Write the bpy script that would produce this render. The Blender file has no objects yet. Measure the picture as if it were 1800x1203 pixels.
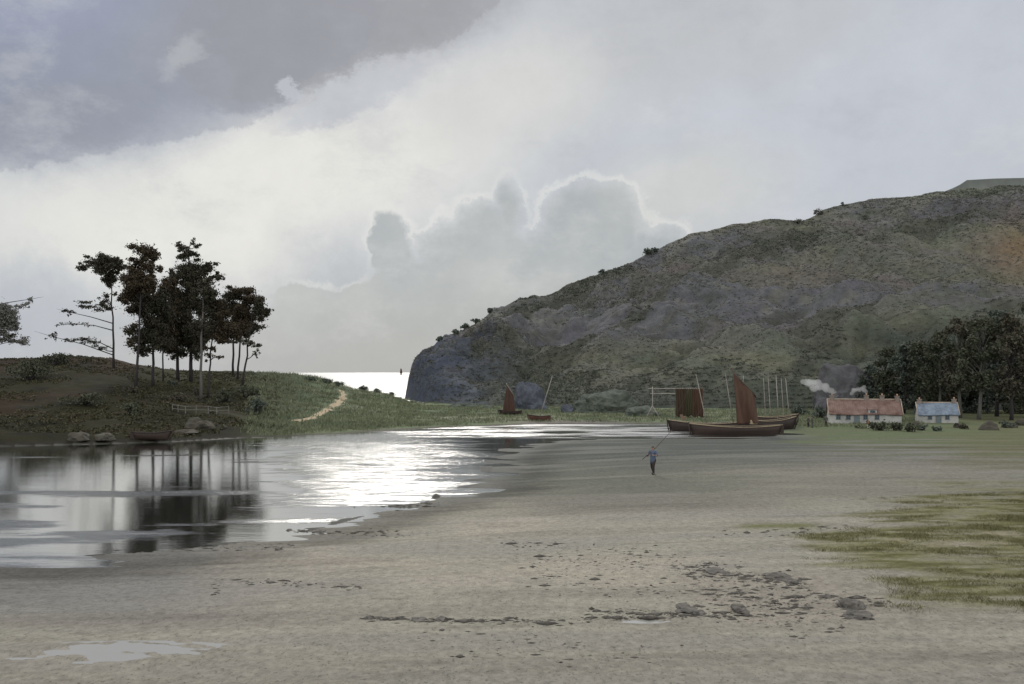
import bpy, bmesh, math, random
import numpy as np
from mathutils import Vector, Matrix, Euler

SC = bpy.context.scene
COL = SC.collection
R = math.radians
H = 8.0            # camera height above the water
F = 1800.0         # focal length in photo pixels
HY = 655.0         # horizon row in the photo

# ------------------------------------------------------------------ camera
cd = bpy.data.cameras.new("camera")
cam = bpy.data.objects.new("camera", cd)
COL.objects.link(cam)
cam.location = (0, 0, H)
cam.rotation_euler = (R(90), 0, 0)
cd.sensor_fit = 'HORIZONTAL'
cd.sensor_width = 36
cd.lens = 36
cd.shift_y = 53.5 / 1800
cd.clip_start = 0.3
cd.clip_end = 60000
SC.camera = cam

SC.view_settings.view_transform = 'Standard'
SC.view_settings.look = 'None'
SC.view_settings.exposure = 0.0
SC.view_settings.gamma = 1.0
SC.cycles.volume_bounces = 6

# ------------------------------------------------------------------ sun and sky
SUN_AZ, SUN_EL = -6.0, 25.0
sl = bpy.data.lights.new("sun", 'SUN')
sl.energy = 1.0
sl.angle = R(10)
sl.color = (1.0, 0.95, 0.87)
so = bpy.data.objects.new("sun", sl)
COL.objects.link(so)
sd = Vector((math.sin(R(SUN_AZ)) * math.cos(R(SUN_EL)), math.cos(R(SUN_AZ)) * math.cos(R(SUN_EL)), math.sin(R(SUN_EL))))
so.rotation_euler = sd.to_track_quat('Z', 'Y').to_euler()
so.location = sd * 100


def lin(c):
    out = []
    for v in c:
        v = v / 255.0
        out.append(v / 12.92 if v <= 0.04045 else ((v + 0.055) / 1.055) ** 2.4)
    return tuple(out)


def make_world():
    w = bpy.data.worlds.new("World")
    SC.world = w
    w.use_nodes = True
    nt = w.node_tree
    N, L = nt.nodes, nt.links
    N.clear()
    out = N.new('ShaderNodeOutputWorld')
    sky = N.new('ShaderNodeTexSky')
    sky.sky_type = 'NISHITA'
    sky.sun_disc = False
    sky.sun_elevation = R(SUN_EL)
    sky.sun_rotation = R(SUN_AZ)
    bg1 = N.new('ShaderNodeBackground')
    bg1.inputs['Strength'].default_value = 0.08
    L.new(sky.outputs[0], bg1.inputs['Color'])
    tc = N.new('ShaderNodeTexCoord')
    d = tc.outputs['Generated']
    sep = N.new('ShaderNodeSeparateXYZ')
    L.new(d, sep.inputs[0])

    def math_(op, a, b=None, clamp=False):
        m = N.new('ShaderNodeMath')
        m.operation = op
        m.use_clamp = clamp
        for i, v in enumerate((a, b)):
            if v is None:
                continue
            if isinstance(v, (int, float)):
                m.inputs[i].default_value = v
            else:
                L.new(v, m.inputs[i])
        return m.outputs[0]

    yy = math_('MAXIMUM', sep.outputs[1], 0.08)
    u = math_('MULTIPLY', math_('DIVIDE', sep.outputs[0], yy), F)
    v = math_('MULTIPLY', math_('DIVIDE', sep.outputs[2], yy), F)
    uv = N.new('ShaderNodeCombineXYZ')
    L.new(u, uv.inputs[0])
    L.new(v, uv.inputs[1])

    def noise(scale, detail, rough, vec=None, stretch=None):
        n = N.new('ShaderNodeTexNoise')
        n.inputs['Scale'].default_value = scale
        n.inputs['Detail'].default_value = detail
        n.inputs['Roughness'].default_value = rough
        src = d
        if stretch:
            mp = N.new('ShaderNodeMapping')
            mp.inputs['Scale'].default_value = stretch
            L.new(d, mp.inputs['Vector'])
            src = mp.outputs[0]
        L.new(src, n.inputs['Vector'])
        return n

    def warp(scale, detail, rough, amp, stretch=None):
        n = noise(scale, detail, rough, stretch=stretch)
        s = N.new('ShaderNodeVectorMath')
        s.operation = 'SUBTRACT'
        L.new(n.outputs['Color'], s.inputs[0])
        s.inputs[1].default_value = (.5, .5, .5)
        m = N.new('ShaderNodeVectorMath')
        m.operation = 'MULTIPLY'
        L.new(s.outputs[0], m.inputs[0])
        m.inputs[1].default_value = (amp, amp, 0)
        a = N.new('ShaderNodeVectorMath')
        a.operation = 'ADD'
        L.new(uv.outputs[0], a.inputs[0])
        L.new(m.outputs[0], a.inputs[1])
        return a.outputs[0]

    soft = warp(3.5, 8, 0.68, 280)
    puff = warp(13, 10, 0.66, 125)
    rag = warp(6, 10, 0.74, 210, stretch=(1, 1, 1.7))

    def rgb(c):
        n = N.new('ShaderNodeRGB')
        n.outputs[0].default_value = (*lin(c), 1)
        return n.outputs[0]

    cur = rgb((196, 201, 208))

    def blob(px, py, rx, ry, rot, color, inner, outer, strength, space, vfade=None):
        nonlocal cur
        mp = N.new('ShaderNodeMapping')
        mp.vector_type = 'TEXTURE'
        mp.inputs['Location'].default_value = (px - 900, HY - py, 0)
        mp.inputs['Rotation'].default_value = (0, 0, R(rot))
        mp.inputs['Scale'].default_value = (rx, ry, 1)
        L.new(space, mp.inputs['Vector'])
        ln = N.new('ShaderNodeVectorMath')
        ln.operation = 'LENGTH'
        L.new(mp.outputs[0], ln.inputs[0])
        mr = N.new('ShaderNodeMapRange')
        mr.interpolation_type = 'SMOOTHSTEP'
        mr.inputs['From Min'].default_value = inner
        mr.inputs['From Max'].default_value = outer
        mr.inputs['To Min'].default_value = strength
        mr.inputs['To Max'].default_value = 0
        L.new(ln.outputs['Value'], mr.inputs['Value'])
        fac = mr.outputs[0]
        if vfade:
            m2 = N.new('ShaderNodeMapRange')
            m2.interpolation_type = 'SMOOTHSTEP'
            m2.inputs['From Min'].default_value = HY - vfade[0]
            m2.inputs['From Max'].default_value = HY - vfade[1]
            L.new(v, m2.inputs['Value'])
            fac = math_('MULTIPLY', fac, m2.outputs[0])
        mx = N.new('ShaderNodeMix')
        mx.data_type = 'RGBA'
        L.new(fac, mx.inputs['Factor'])
        L.new(cur, mx.inputs['A'])
        mx.inputs['B'].default_value = (*lin(color), 1)
        cur = mx.outputs['Result']

    # broad tones
    blob(1500, 120, 700, 420, 0, (203, 208, 217), 0.2, 1.2, 0.9, soft)
    blob(1250, 60, 420, 160, 12, (196, 198, 200), 0.2, 1.2, 0.7, soft)
    blob(400, 345, 640, 165, 12, (236, 236, 231), 0.3, 1.25, 1.0, soft)
    blob(880, 190, 260, 110, 20, (218, 219, 217), 0.2, 1.2, 0.8, soft)
    blob(1200, 350, 260, 90, 18, (212, 213, 210), 0.2, 1.2, 0.7, soft)
    # dark rain cloud, upper left
    blob(120, 60, 640, 270, 8, (150, 157, 175), 0.5, 1.03, 0.95, rag)
    blob(560, 10, 430, 190, 16, (157, 160, 167), 0.52, 1.02, 0.93, rag)
    blob(90, 215, 230, 80, 8, (155, 159, 169), 0.5, 1.0, 0.7, rag)
    blob(430, 150, 130, 70, 14, (160, 163, 170), 0.6, 1.02, 0.8, rag)
    torn = warp(9, 10, 0.72, 150)
    blob(150, 40, 560, 250, 8, (146, 152, 168), 0.93, 0.97, 0.42, torn)
    blob(590, 10, 330, 150, 18, (150, 153, 160), 0.92, 0.96, 0.45, torn)
    blob(330, 105, 90, 30, 48, (186, 189, 194), 0.2, 1.0, 0.65, rag)
    blob(60, 20, 280, 90, 0, (163, 170, 192), 0.1, 1.2, 0.6, soft)
    blob(620, 175, 190, 44, 26, (197, 201, 208), 0.5, 1.02, 0.85, rag)
    blob(520, 155, 34, 22, -40, (196, 200, 208), 0.5, 1.0, 0.8, rag)
    # low grey bank towards the horizon
    blob(900, 640, 900, 170, 0, (176, 181, 183), 0.25, 1.3, 0.92, soft)
    blob(40, 540, 190, 110, 0, (187, 193, 203), 0.3, 1.15, 0.85, soft)
    # cumulus heads: one ragged field with a broken bright rim
    field = None
    for (px, py, rx, ry) in ((692, 440, 46, 74), (585, 545, 110, 44), (1050, 400, 100, 92), (1010, 470, 150, 90), (840, 460, 110, 104), (1160, 460, 80, 66), (900, 370, 36, 60), (760, 520, 110, 70), (480, 590, 120, 40)):
        mp = N.new('ShaderNodeMapping'); mp.vector_type = 'TEXTURE'
        mp.inputs['Location'].default_value = (px - 900, HY - py, 0)
        mp.inputs['Scale'].default_value = (rx, ry, 1)
        L.new(puff, mp.inputs['Vector'])
        ln = N.new('ShaderNodeVectorMath'); ln.operation = 'LENGTH'
        L.new(mp.outputs[0], ln.inputs[0])
        g = math_('MULTIPLY', math_('SUBTRACT', 1.0, ln.outputs['Value']), float(min(rx, ry)))
        if field is None: field = g
        else:
            sm = N.new('ShaderNodeMath'); sm.operation = 'SMOOTH_MAX'; sm.inputs[2].default_value = 6.0
            L.new(field, sm.inputs[0]); L.new(g, sm.inputs[1]); field = sm.outputs[0]

    def ramp(val, a, b_, lo=0.0, hi=1.0):
        m2 = N.new('ShaderNodeMapRange'); m2.interpolation_type = 'SMOOTHSTEP'
        m2.inputs['From Min'].default_value = a; m2.inputs['From Max'].default_value = b_
        m2.inputs['To Min'].default_value = lo; m2.inputs['To Max'].default_value = hi
        L.new(val, m2.inputs['Value']); return m2.outputs[0]

    def over(fac, colr):
        nonlocal cur
        mx = N.new('ShaderNodeMix'); mx.data_type = 'RGBA'
        L.new(fac, mx.inputs['Factor']); L.new(cur, mx.inputs['A'])
        if isinstance(colr, tuple): mx.inputs['B'].default_value = (*lin(colr), 1)
        else: L.new(colr, mx.inputs['B'])
        cur = mx.outputs['Result']
    brk = ramp(noise(9, 3, .5).outputs['Fac'], .42, .6)
    rim = math_('MULTIPLY', ramp(field, -14, -2), ramp(field, 5, -1))
    over(math_('MULTIPLY', math_('MULTIPLY', rim, brk), ramp(v, HY - 600, HY - 470, 0, .55)), (232, 233, 230))
    inner = ramp(noise(6, 5, .6).outputs['Fac'], .35, .7)
    body = N.new('ShaderNodeMix'); body.data_type = 'RGBA'
    L.new(inner, body.inputs['Factor'])
    body.inputs['A'].default_value = (*lin((174, 181, 185)), 1); body.inputs['B'].default_value = (*lin((198, 201, 200)), 1)
    edge = ramp(noise(5, 2, .5).outputs['Fac'], .4, .65, 4, 34)
    bm_ = N.new('ShaderNodeMapRange'); bm_.interpolation_type = 'SMOOTHSTEP'
    bm_.inputs['From Min'].default_value = -4
    L.new(edge, bm_.inputs['From Max']); L.new(field, bm_.inputs['Value'])
    over(math_('MULTIPLY', bm_.outputs[0], ramp(v, HY - 640, HY - 520, .4, .92)), body.outputs['Result'])
    blob(870, 600, 460, 100, 0, (179, 184, 185), 0.3, 1.2, 0.9, soft)

    # the unseen overhead and rear sky: overcast, brightened beyond the view to light the scene
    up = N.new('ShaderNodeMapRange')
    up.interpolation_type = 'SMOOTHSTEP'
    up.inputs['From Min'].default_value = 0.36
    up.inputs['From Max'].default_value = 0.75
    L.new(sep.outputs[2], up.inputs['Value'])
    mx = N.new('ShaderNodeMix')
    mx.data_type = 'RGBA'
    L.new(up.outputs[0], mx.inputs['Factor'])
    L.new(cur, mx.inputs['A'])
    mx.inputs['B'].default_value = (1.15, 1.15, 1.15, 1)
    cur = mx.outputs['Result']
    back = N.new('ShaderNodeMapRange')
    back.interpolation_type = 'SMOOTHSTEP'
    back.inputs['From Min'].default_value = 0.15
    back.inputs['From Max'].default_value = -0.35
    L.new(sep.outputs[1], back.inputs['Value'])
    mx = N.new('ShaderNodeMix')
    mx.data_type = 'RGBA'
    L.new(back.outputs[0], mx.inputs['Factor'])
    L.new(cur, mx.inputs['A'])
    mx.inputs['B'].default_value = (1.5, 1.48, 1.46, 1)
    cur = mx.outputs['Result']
    # fine cloud mottling
    m3 = noise(5.5, 9, 0.7, stretch=(1, 1, 1.8))
    over(ramp(m3.outputs['Fac'], .5, .72, 0, .30), (170, 176, 188))
    over(ramp(m3.outputs['Fac'], .47, .3, 0, .25), (228, 229, 228))
    mot = noise(22, 6, 0.65)
    mm = N.new('ShaderNodeMapRange')
    mm.inputs['From Min'].default_value = 0.25
    mm.inputs['From Max'].default_value = 0.75
    mm.inputs['To Min'].default_value = 0.88
    mm.inputs['To Max'].default_value = 0.96
    L.new(mot.outputs['Fac'], mm.inputs['Value'])
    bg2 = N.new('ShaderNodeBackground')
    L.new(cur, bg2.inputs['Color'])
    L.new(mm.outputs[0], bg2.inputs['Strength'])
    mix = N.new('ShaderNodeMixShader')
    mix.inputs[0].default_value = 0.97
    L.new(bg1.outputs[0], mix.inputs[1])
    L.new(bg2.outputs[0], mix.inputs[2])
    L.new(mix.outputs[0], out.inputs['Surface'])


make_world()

# ------------------------------------------------------------------ helpers
rng = np.random.default_rng(7)
random.seed(7)


def lattice(ix, iy, iz):
    h = (ix.astype(np.int64) * 374761393 + iy.astype(np.int64) * 668265263 + iz.astype(np.int64) * 2147483647) & 0x7fffffff
    h = ((h ^ (h >> 13)) * 1274126177) & 0x7fffffff
    h = (h ^ (h >> 16)) & 0xffff
    return h / 65535.0


def vnoise(x, y, z=0.0):
    x = np.asarray(x, float); y = np.asarray(y, float); z = np.asarray(z, float) + 0 * x
    xi, yi, zi = np.floor(x), np.floor(y), np.floor(z)
    fx, fy, fz = x - xi, y - yi, z - zi
    fx, fy, fz = (f * f * (3 - 2 * f) for f in (fx, fy, fz))
    r = 0
    for a in (0, 1):
        for b in (0, 1):
            for c in (0, 1):
                wgt = (fx if a else 1 - fx) * (fy if b else 1 - fy) * (fz if c else 1 - fz)
                r = r + wgt * lattice(xi + a, yi + b, zi + c)
    return r * 2 - 1


def fbm(x, y, z=0.0, oct=4, gain=0.5, lac=2.03):
    r, a, f = 0, 1.0, 1.0
    for i in range(oct):
        r = r + a * vnoise(x * f + 17.3 * i, y * f - 9.1 * i, np.asarray(z) * f + 3.7 * i)
        a *= gain; f *= lac
    return r


def sstep(a, b, x):
    t = np.clip((x - a) / (b - a), 0, 1)
    return t * t * (3 - 2 * t)


def interp(px, tab):
    xs = [t[0] for t in tab]; ys = [t[1] for t in tab]
    return np.interp(px, xs, ys)


def at(px, py, Y):
    return np.array(((px - 900) / F * Y, Y, H - (py - HY) / F * Y))


def tag(o, label=None, cat=None, group=None, kind=None):
    if label: o['label'] = label
    if cat: o['category'] = cat
    if group: o['group'] = group
    if kind: o['kind'] = kind
    return o


def empty(name, loc, label=None, cat=None, group=None):
    o = bpy.data.objects.new(name, None)
    o.empty_display_size = 0.5
    o.location = loc
    COL.objects.link(o)
    return tag(o, label, cat, group)


def base_of(o):
    p = np.zeros(3)
    while o is not None:
        p = p + np.array(o.location)
        o = o.parent
    return p


def link_mesh(name, verts, faces, mat, parent=None, smooth=False, loc=None):
    """verts in world coordinates"""
    v = np.asarray(verts, float)
    off = base_of(parent) if parent is not None else (np.array(loc, float) if loc is not None else np.zeros(3))
    v = v - off
    me = bpy.data.meshes.new(name)
    if isinstance(faces, np.ndarray):
        n, k = faces.shape
        me.vertices.add(len(v)); me.vertices.foreach_set('co', v.ravel())
        me.loops.add(n * k); me.loops.foreach_set('vertex_index', faces.ravel().astype(np.int32))
        me.polygons.add(n)
        me.polygons.foreach_set('loop_start', np.arange(0, n * k, k, dtype=np.int32))
        me.polygons.foreach_set('loop_total', np.full(n, k, dtype=np.int32))
    else:
        me.from_pydata([tuple(p) for p in v], [], [tuple(f) for f in faces])
    me.update(calc_edges=True)
    if smooth:
        me.polygons.foreach_set('use_smooth', np.ones(len(me.polygons), dtype=bool))
    if mat: me.materials.append(mat)
    o = bpy.data.objects.new(name, me)
    COL.objects.link(o)
    if parent is not None:
        o.parent = parent
    elif loc is not None:
        o.location = loc
    return o


class MB:
    def __init__(self):
        self.v, self.f = [], []

    def add(self, vs, fs):
        k = len(self.v)
        self.v += [tuple(p) for p in vs]
        self.f += [tuple(i + k for i in f) for f in fs]

    def box(self, c, s, M=None):
        x, y, z = (q / 2 for q in s)
        vs = [Vector((a * x, b * y, cc * z)) for a in (-1, 1) for b in (-1, 1) for cc in (-1, 1)]
        if M is not None: vs = [M @ q for q in vs]
        vs = [q + Vector(c) for q in vs]
        self.add(vs, [(0, 1, 3, 2), (4, 6, 7, 5), (0, 4, 5, 1), (2, 3, 7, 6), (0, 2, 6, 4), (1, 5, 7, 3)])

    def tube(self, pts, rad, n=7, cap=True):
        pts = [Vector(p) for p in pts]
        if isinstance(rad, (int, float)): rad = [rad] * len(pts)
        rings = []
        ref = Vector((0.31, 0.77, 0.55)).normalized()
        for i, p in enumerate(pts):
            t = (pts[min(i + 1, len(pts) - 1)] - pts[max(i - 1, 0)])
            t = t.normalized() if t.length > 1e-9 else Vector((0, 0, 1))
            a = t.cross(ref)
            if a.length < 1e-3: a = t.cross(Vector((1, 0, 0)))
            a.normalize(); b = t.cross(a)
            rings.append([p + (a * math.cos(2 * math.pi * k / n) + b * math.sin(2 * math.pi * k / n)) * rad[i] for k in range(n)])
        vs = [q for r in rings for q in r]
        fs = []
        for i in range(len(pts) - 1):
            for k in range(n):
                k2 = (k + 1) % n
                fs.append((i * n + k, i * n + k2, (i + 1) * n + k2, (i + 1) * n + k))
        if cap:
            fs.append(tuple(range(n - 1, -1, -1)))
            fs.append(tuple((len(pts) - 1) * n + k for k in range(n)))
        self.add(vs, fs)

    def ball(self, c, r, M=None, seg=10, rings=7):
        r = (r, r, r) if isinstance(r, (int, float)) else r
        vs, fs = [], []
        for i in range(rings + 1):
            th = math.pi * i / rings
            for k in range(seg):
                ph = 2 * math.pi * k / seg
                q = Vector((r[0] * math.sin(th) * math.cos(ph), r[1] * math.sin(th) * math.sin(ph), r[2] * math.cos(th)))
                if M is not None: q = M @ q
                vs.append(q + Vector(c))
        for i in range(rings):
            for k in range(seg):
                k2 = (k + 1) % seg
                fs.append((i * seg + k, (i + 1) * seg + k, (i + 1) * seg + k2, i * seg + k2))
        self.add(vs, fs)

    def build(self, name, mat, parent=None, smooth=False, loc=None):
        return link_mesh(name, self.v, self.f, mat, parent, smooth, loc)


def leaf_quads(cent, size, rg, elong=1.6, flat=0.0):
    n = len(cent)
    a = rg.normal(size=(n, 3)); a[:, 2] *= (1 - flat)
    a /= np.linalg.norm(a, axis=1)[:, None]
    b = rg.normal(size=(n, 3))
    b -= (b * a).sum(1)[:, None] * a
    b /= np.linalg.norm(b, axis=1)[:, None]
    s = (size * rg.uniform(0.6, 1.4, n))[:, None] * 0.5
    a = a * s * elong; b = b * s
    v = np.stack([cent - a, cent + b * 0.9 - a * 0.2, cent + a, cent - b * 0.9 + a * 0.15], 1).reshape(-1, 3)
    f = np.arange(n * 4).reshape(n, 4)
    return v, f


def cloud_points(clumps, dens, rg, shell=0.55):
    """clumps: (center, (rx,ry,rz)); dens leaves per m^2 of cross-section"""
    out = []
    for c, r in clumps:
        r = np.array(r, float)
        n = max(8, int(dens * math.pi * r[0] * r[2]))
        d = rg.normal(size=(n, 3)); d /= np.linalg.norm(d, axis=1)[:, None]
        rad = rg.uniform(shell, 1.0, n) ** 1.0
        rad = np.where(rg.random(n) < 0.2, rad * rg.uniform(1.0, 1.45, n), rad * rg.uniform(0.55, 1.0, n))
        p = d * rad[:, None] * r
        out.append(p + np.array(c))
    return np.concatenate(out)


# ------------------------------------------------------------------ materials
MATS = {}


def nodes_of(m):
    m.use_nodes = True
    nt = m.node_tree
    b = nt.nodes['Principled BSDF']
    return nt, nt.nodes, nt.links, b


def mat_plain(name, c, rough=0.8, var=0.25, scale=3.0, c2=None, stretch=(1, 1, 1), bump=0.0, spec=0.3):
    if name in MATS: return MATS[name]
    m = bpy.data.materials.new(name)
    nt, N, L, b = nodes_of(m)
    tc = N.new('ShaderNodeTexCoord')
    mp = N.new('ShaderNodeMapping'); mp.inputs['Scale'].default_value = stretch
    L.new(tc.outputs['Object'], mp.inputs['Vector'])
    n = N.new('ShaderNodeTexNoise'); n.inputs['Scale'].default_value = scale
    n.inputs['Detail'].default_value = 6; n.inputs['Roughness'].default_value = 0.65
    L.new(mp.outputs[0], n.inputs['Vector'])
    cr = N.new('ShaderNodeValToRGB')
    c2 = c2 or tuple(q * (1 + var) for q in c)
    c1 = tuple(q * (1 - var) for q in c)
    cr.color_ramp.elements[0].position = 0.3; cr.color_ramp.elements[0].color = (*c1, 1)
    cr.color_ramp.elements[1].position = 0.7; cr.color_ramp.elements[1].color = (*c2, 1)
    L.new(n.outputs['Fac'], cr.inputs[0])
    L.new(cr.outputs[0], b.inputs['Base Color'])
    b.inputs['Roughness'].default_value = rough
    b.inputs['Specular IOR Level'].default_value = spec
    if bump:
        bp = N.new('ShaderNodeBump'); bp.inputs['Strength'].default_value = bump
        bp.inputs['Distance'].default_value = 0.1
        L.new(n.outputs['Fac'], bp.inputs['Height']); L.new(bp.outputs[0], b.inputs['Normal'])
    MATS[name] = m
    return m


def mat_leaf(name, ca, cb, scale=0.25, transl=0.0):
    if name in MATS: return MATS[name]
    m = bpy.data.materials.new(name)
    nt, N, L, b = nodes_of(m)
    geo = N.new('ShaderNodeNewGeometry')
    tc = N.new('ShaderNodeTexCoord')
    n = N.new('ShaderNodeTexNoise'); n.inputs['Scale'].default_value = scale; n.inputs['Detail'].default_value = 3
    L.new(tc.outputs['Object'], n.inputs['Vector'])
    ad = N.new('ShaderNodeMath'); ad.operation = 'MULTIPLY_ADD'
    L.new(geo.outputs['Random Per Island'], ad.inputs[0]); ad.inputs[1].default_value = 0.5
    sb = N.new('ShaderNodeMapRange'); sb.inputs['From Min'].default_value = 0.3; sb.inputs['From Max'].default_value = 0.7
    sb.inputs['To Min'].default_value = 0.0; sb.inputs['To Max'].default_value = 0.5
    L.new(n.outputs['Fac'], sb.inputs['Value']); L.new(sb.outputs[0], ad.inputs[2])
    mx = N.new('ShaderNodeMix'); mx.data_type = 'RGBA'
    L.new(ad.outputs[0], mx.inputs['Factor'])
    mx.inputs['A'].default_value = (*ca, 1); mx.inputs['B'].default_value = (*cb, 1)
    L.new(mx.outputs['Result'], b.inputs['Base Color'])
    b.inputs['Roughness'].default_value = 0.75
    b.inputs['Specular IOR Level'].default_value = 0.2
    MATS[name] = m
    return m


def mat_ground(name, fine_scale, fine_amt, wet=True, bump=0.3, stretch=(0.35, 1, 1), bump_dist=0.05, second=None):
    m = bpy.data.materials.new(name)
    nt, N, L, b = nodes_of(m)
    at_ = N.new('ShaderNodeAttribute'); at_.attribute_name = 'tone'
    tc = N.new('ShaderNodeTexCoord')
    mp = N.new('ShaderNodeMapping'); mp.inputs['Scale'].default_value = stretch
    L.new(tc.outputs['Object'], mp.inputs['Vector'])
    n = N.new('ShaderNodeTexNoise'); n.inputs['Scale'].default_value = fine_scale
    n.inputs['Detail'].default_value = 9; n.inputs['Roughness'].default_value = 0.72
    L.new(mp.outputs[0], n.inputs['Vector'])
    mr = N.new('ShaderNodeMapRange'); mr.inputs['From Min'].default_value = 0.28; mr.inputs['From Max'].default_value = 0.72
    mr.inputs['To Min'].default_value = 1 - fine_amt; mr.inputs['To Max'].default_value = 1 + fine_amt
    L.new(n.outputs['Fac'], mr.inputs['Value'])
    if wet:
        def extra(scale, st, a, b_, lo, hi, prev):
            mp2 = N.new('ShaderNodeMapping'); mp2.inputs['Scale'].default_value = st
            L.new(tc.outputs['Object'], mp2.inputs['Vector'])
            n2 = N.new('ShaderNodeTexNoise'); n2.inputs['Scale'].default_value = scale
            n2.inputs['Detail'].default_value = 8; n2.inputs['Roughness'].default_value = 0.7
            L.new(mp2.outputs[0], n2.inputs['Vector'])
            m2 = N.new('ShaderNodeMapRange'); m2.inputs['From Min'].default_value = a; m2.inputs['From Max'].default_value = b_
            m2.inputs['To Min'].default_value = lo; m2.inputs['To Max'].default_value = hi
            L.new(n2.outputs['Fac'], m2.inputs['Value'])
            q = N.new('ShaderNodeMath'); q.operation = 'MULTIPLY'
            L.new(prev, q.inputs[0]); L.new(m2.outputs[0], q.inputs[1])
            return q.outputs[0]
        fac = extra(1.0, (.16, .8, 1), .53, .62, 1.0, .85, mr.outputs[0])     # damp streaks
        fac = extra(12.0, (1, .45, 1), .55, .66, 1.0, .45, fac)               # dark grit
        fac = extra(4.0, (.6, .8, 1), .60, .70, 1.0, .70, fac)             # weed stains
    else:
        fac = mr.outputs[0]
    ml = N.new('ShaderNodeVectorMath'); ml.operation = 'SCALE'
    L.new(at_.outputs['Color'], ml.inputs[0]); L.new(fac, ml.inputs['Scale'])
    L.new(ml.outputs[0], b.inputs['Base Color'])
    b.inputs['Specular IOR Level'].default_value = 0.25
    if wet:
        aw = N.new('ShaderNodeAttribute'); aw.attribute_name = 'wet'
        r2 = N.new('ShaderNodeMapRange')
        r2.inputs['To Min'].default_value = 0.95; r2.inputs['To Max'].default_value = 0.72
        L.new(aw.outputs['Fac'], r2.inputs['Value']); L.new(r2.outputs[0], b.inputs['Roughness'])
        r3 = N.new('ShaderNodeMapRange')
        r3.inputs['To Min'].default_value = 0.06; r3.inputs['To Max'].default_value = 0.14
        L.new(aw.outputs['Fac'], r3.inputs['Value']); L.new(r3.outputs[0], b.inputs['Specular IOR Level'])
    else:
        b.inputs['Roughness'].default_value = 0.95
    bp = N.new('ShaderNodeBump'); bp.inputs['Strength'].default_value = bump; bp.inputs['Distance'].default_value = bump_dist
    L.new(n.outputs['Fac'], bp.inputs['Height']); L.new(bp.outputs[0], b.inputs['Normal'])
    return m


def set_attr(o, tone, wet=None):
    me = o.data
    a = me.attributes.new('tone', 'FLOAT_COLOR', 'POINT')
    c = np.ones((len(tone), 4), np.float32); c[:, :3] = tone
    a.data.foreach_set('color', c.ravel())
    if wet is not None:
        w = me.attributes.new('wet', 'FLOAT', 'POINT')
        w.data.foreach_set('value', wet.astype(np.float32))


# ------------------------------------------------------------------ ground heights
NEAR = [(-900, 1010), (-300, 996), (0, 988), (100, 985), (200, 975), (300, 968), (400, 958), (500, 945), (600, 920), (660, 902), (740, 886),
        (785, 872), (830, 856), (862, 832), (870, 808), (900, 788), (960, 776), (1100, 771), (1200, 770), (1300, 770), (1380, 768)]
FAR = [(-900, 806), (-300, 792), (0, 785), (200, 780), (300, 777), (400, 771), (500, 768), (600, 763), (700, 756), (800, 751), (900, 747), (980, 744), (1160, 745),
       (1250, 749), (1320, 755), (1380, 766)]
POLY = [(p, q) for p, q in NEAR] + [(p, q) for p, q in FAR[::-1]]
PP = np.array([at(p, q, H * F / (q - HY))[:2] for p, q in POLY])


def water_dist(X, Y):
    """signed distance in plan to the river outline, positive on land"""
    X = np.asarray(X, float); Y = np.asarray(Y, float)
    best = np.full(X.shape, 1e9)
    inside = np.zeros(X.shape, bool)
    n = len(PP)
    for i in range(n):
        a, b = PP[i], PP[(i + 1) % n]
        e = b - a
        t = np.clip(((X - a[0]) * e[0] + (Y - a[1]) * e[1]) / (e @ e), 0, 1)
        dd = (X - a[0] - t * e[0]) ** 2 + (Y - a[1] - t * e[1]) ** 2
        best = np.minimum(best, dd)
        if a[1] != b[1]:
            c = ((a[1] > Y) != (b[1] > Y)) & (X < (b[0] - a[0]) * (Y - a[1]) / (b[1] - a[1]) + a[0])
            inside ^= c
    d = np.sqrt(best)
    return np.where(inside, -d, d)


CREST_Y = [(-900, 615), (-300, 622), (0, 631), (60, 629), (120, 625), (200, 631), (260, 645), (330, 652), (430, 653), (480, 655), (520, 657), (560, 664), (590, 673),
           (620, 683), (650, 688), (680, 692), (700, 699), (720, 706), (760, 713), (900, 716), (1200, 716), (2600, 716)]
CREST_D = [(-900, 200), (0, 215), (150, 220), (300, 225), (450, 235), (520, 245), (600, 255), (700, 265), (730, 258), (760, 240), (900, 232), (2600, 232)]


PUDS = (((215 - 900) / F * 26.6, 26.6, 0.745, 2.5, .8), ((1150 - 900) / F * 29.6, 29.6, 0.80, 1.3, .28))


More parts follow.
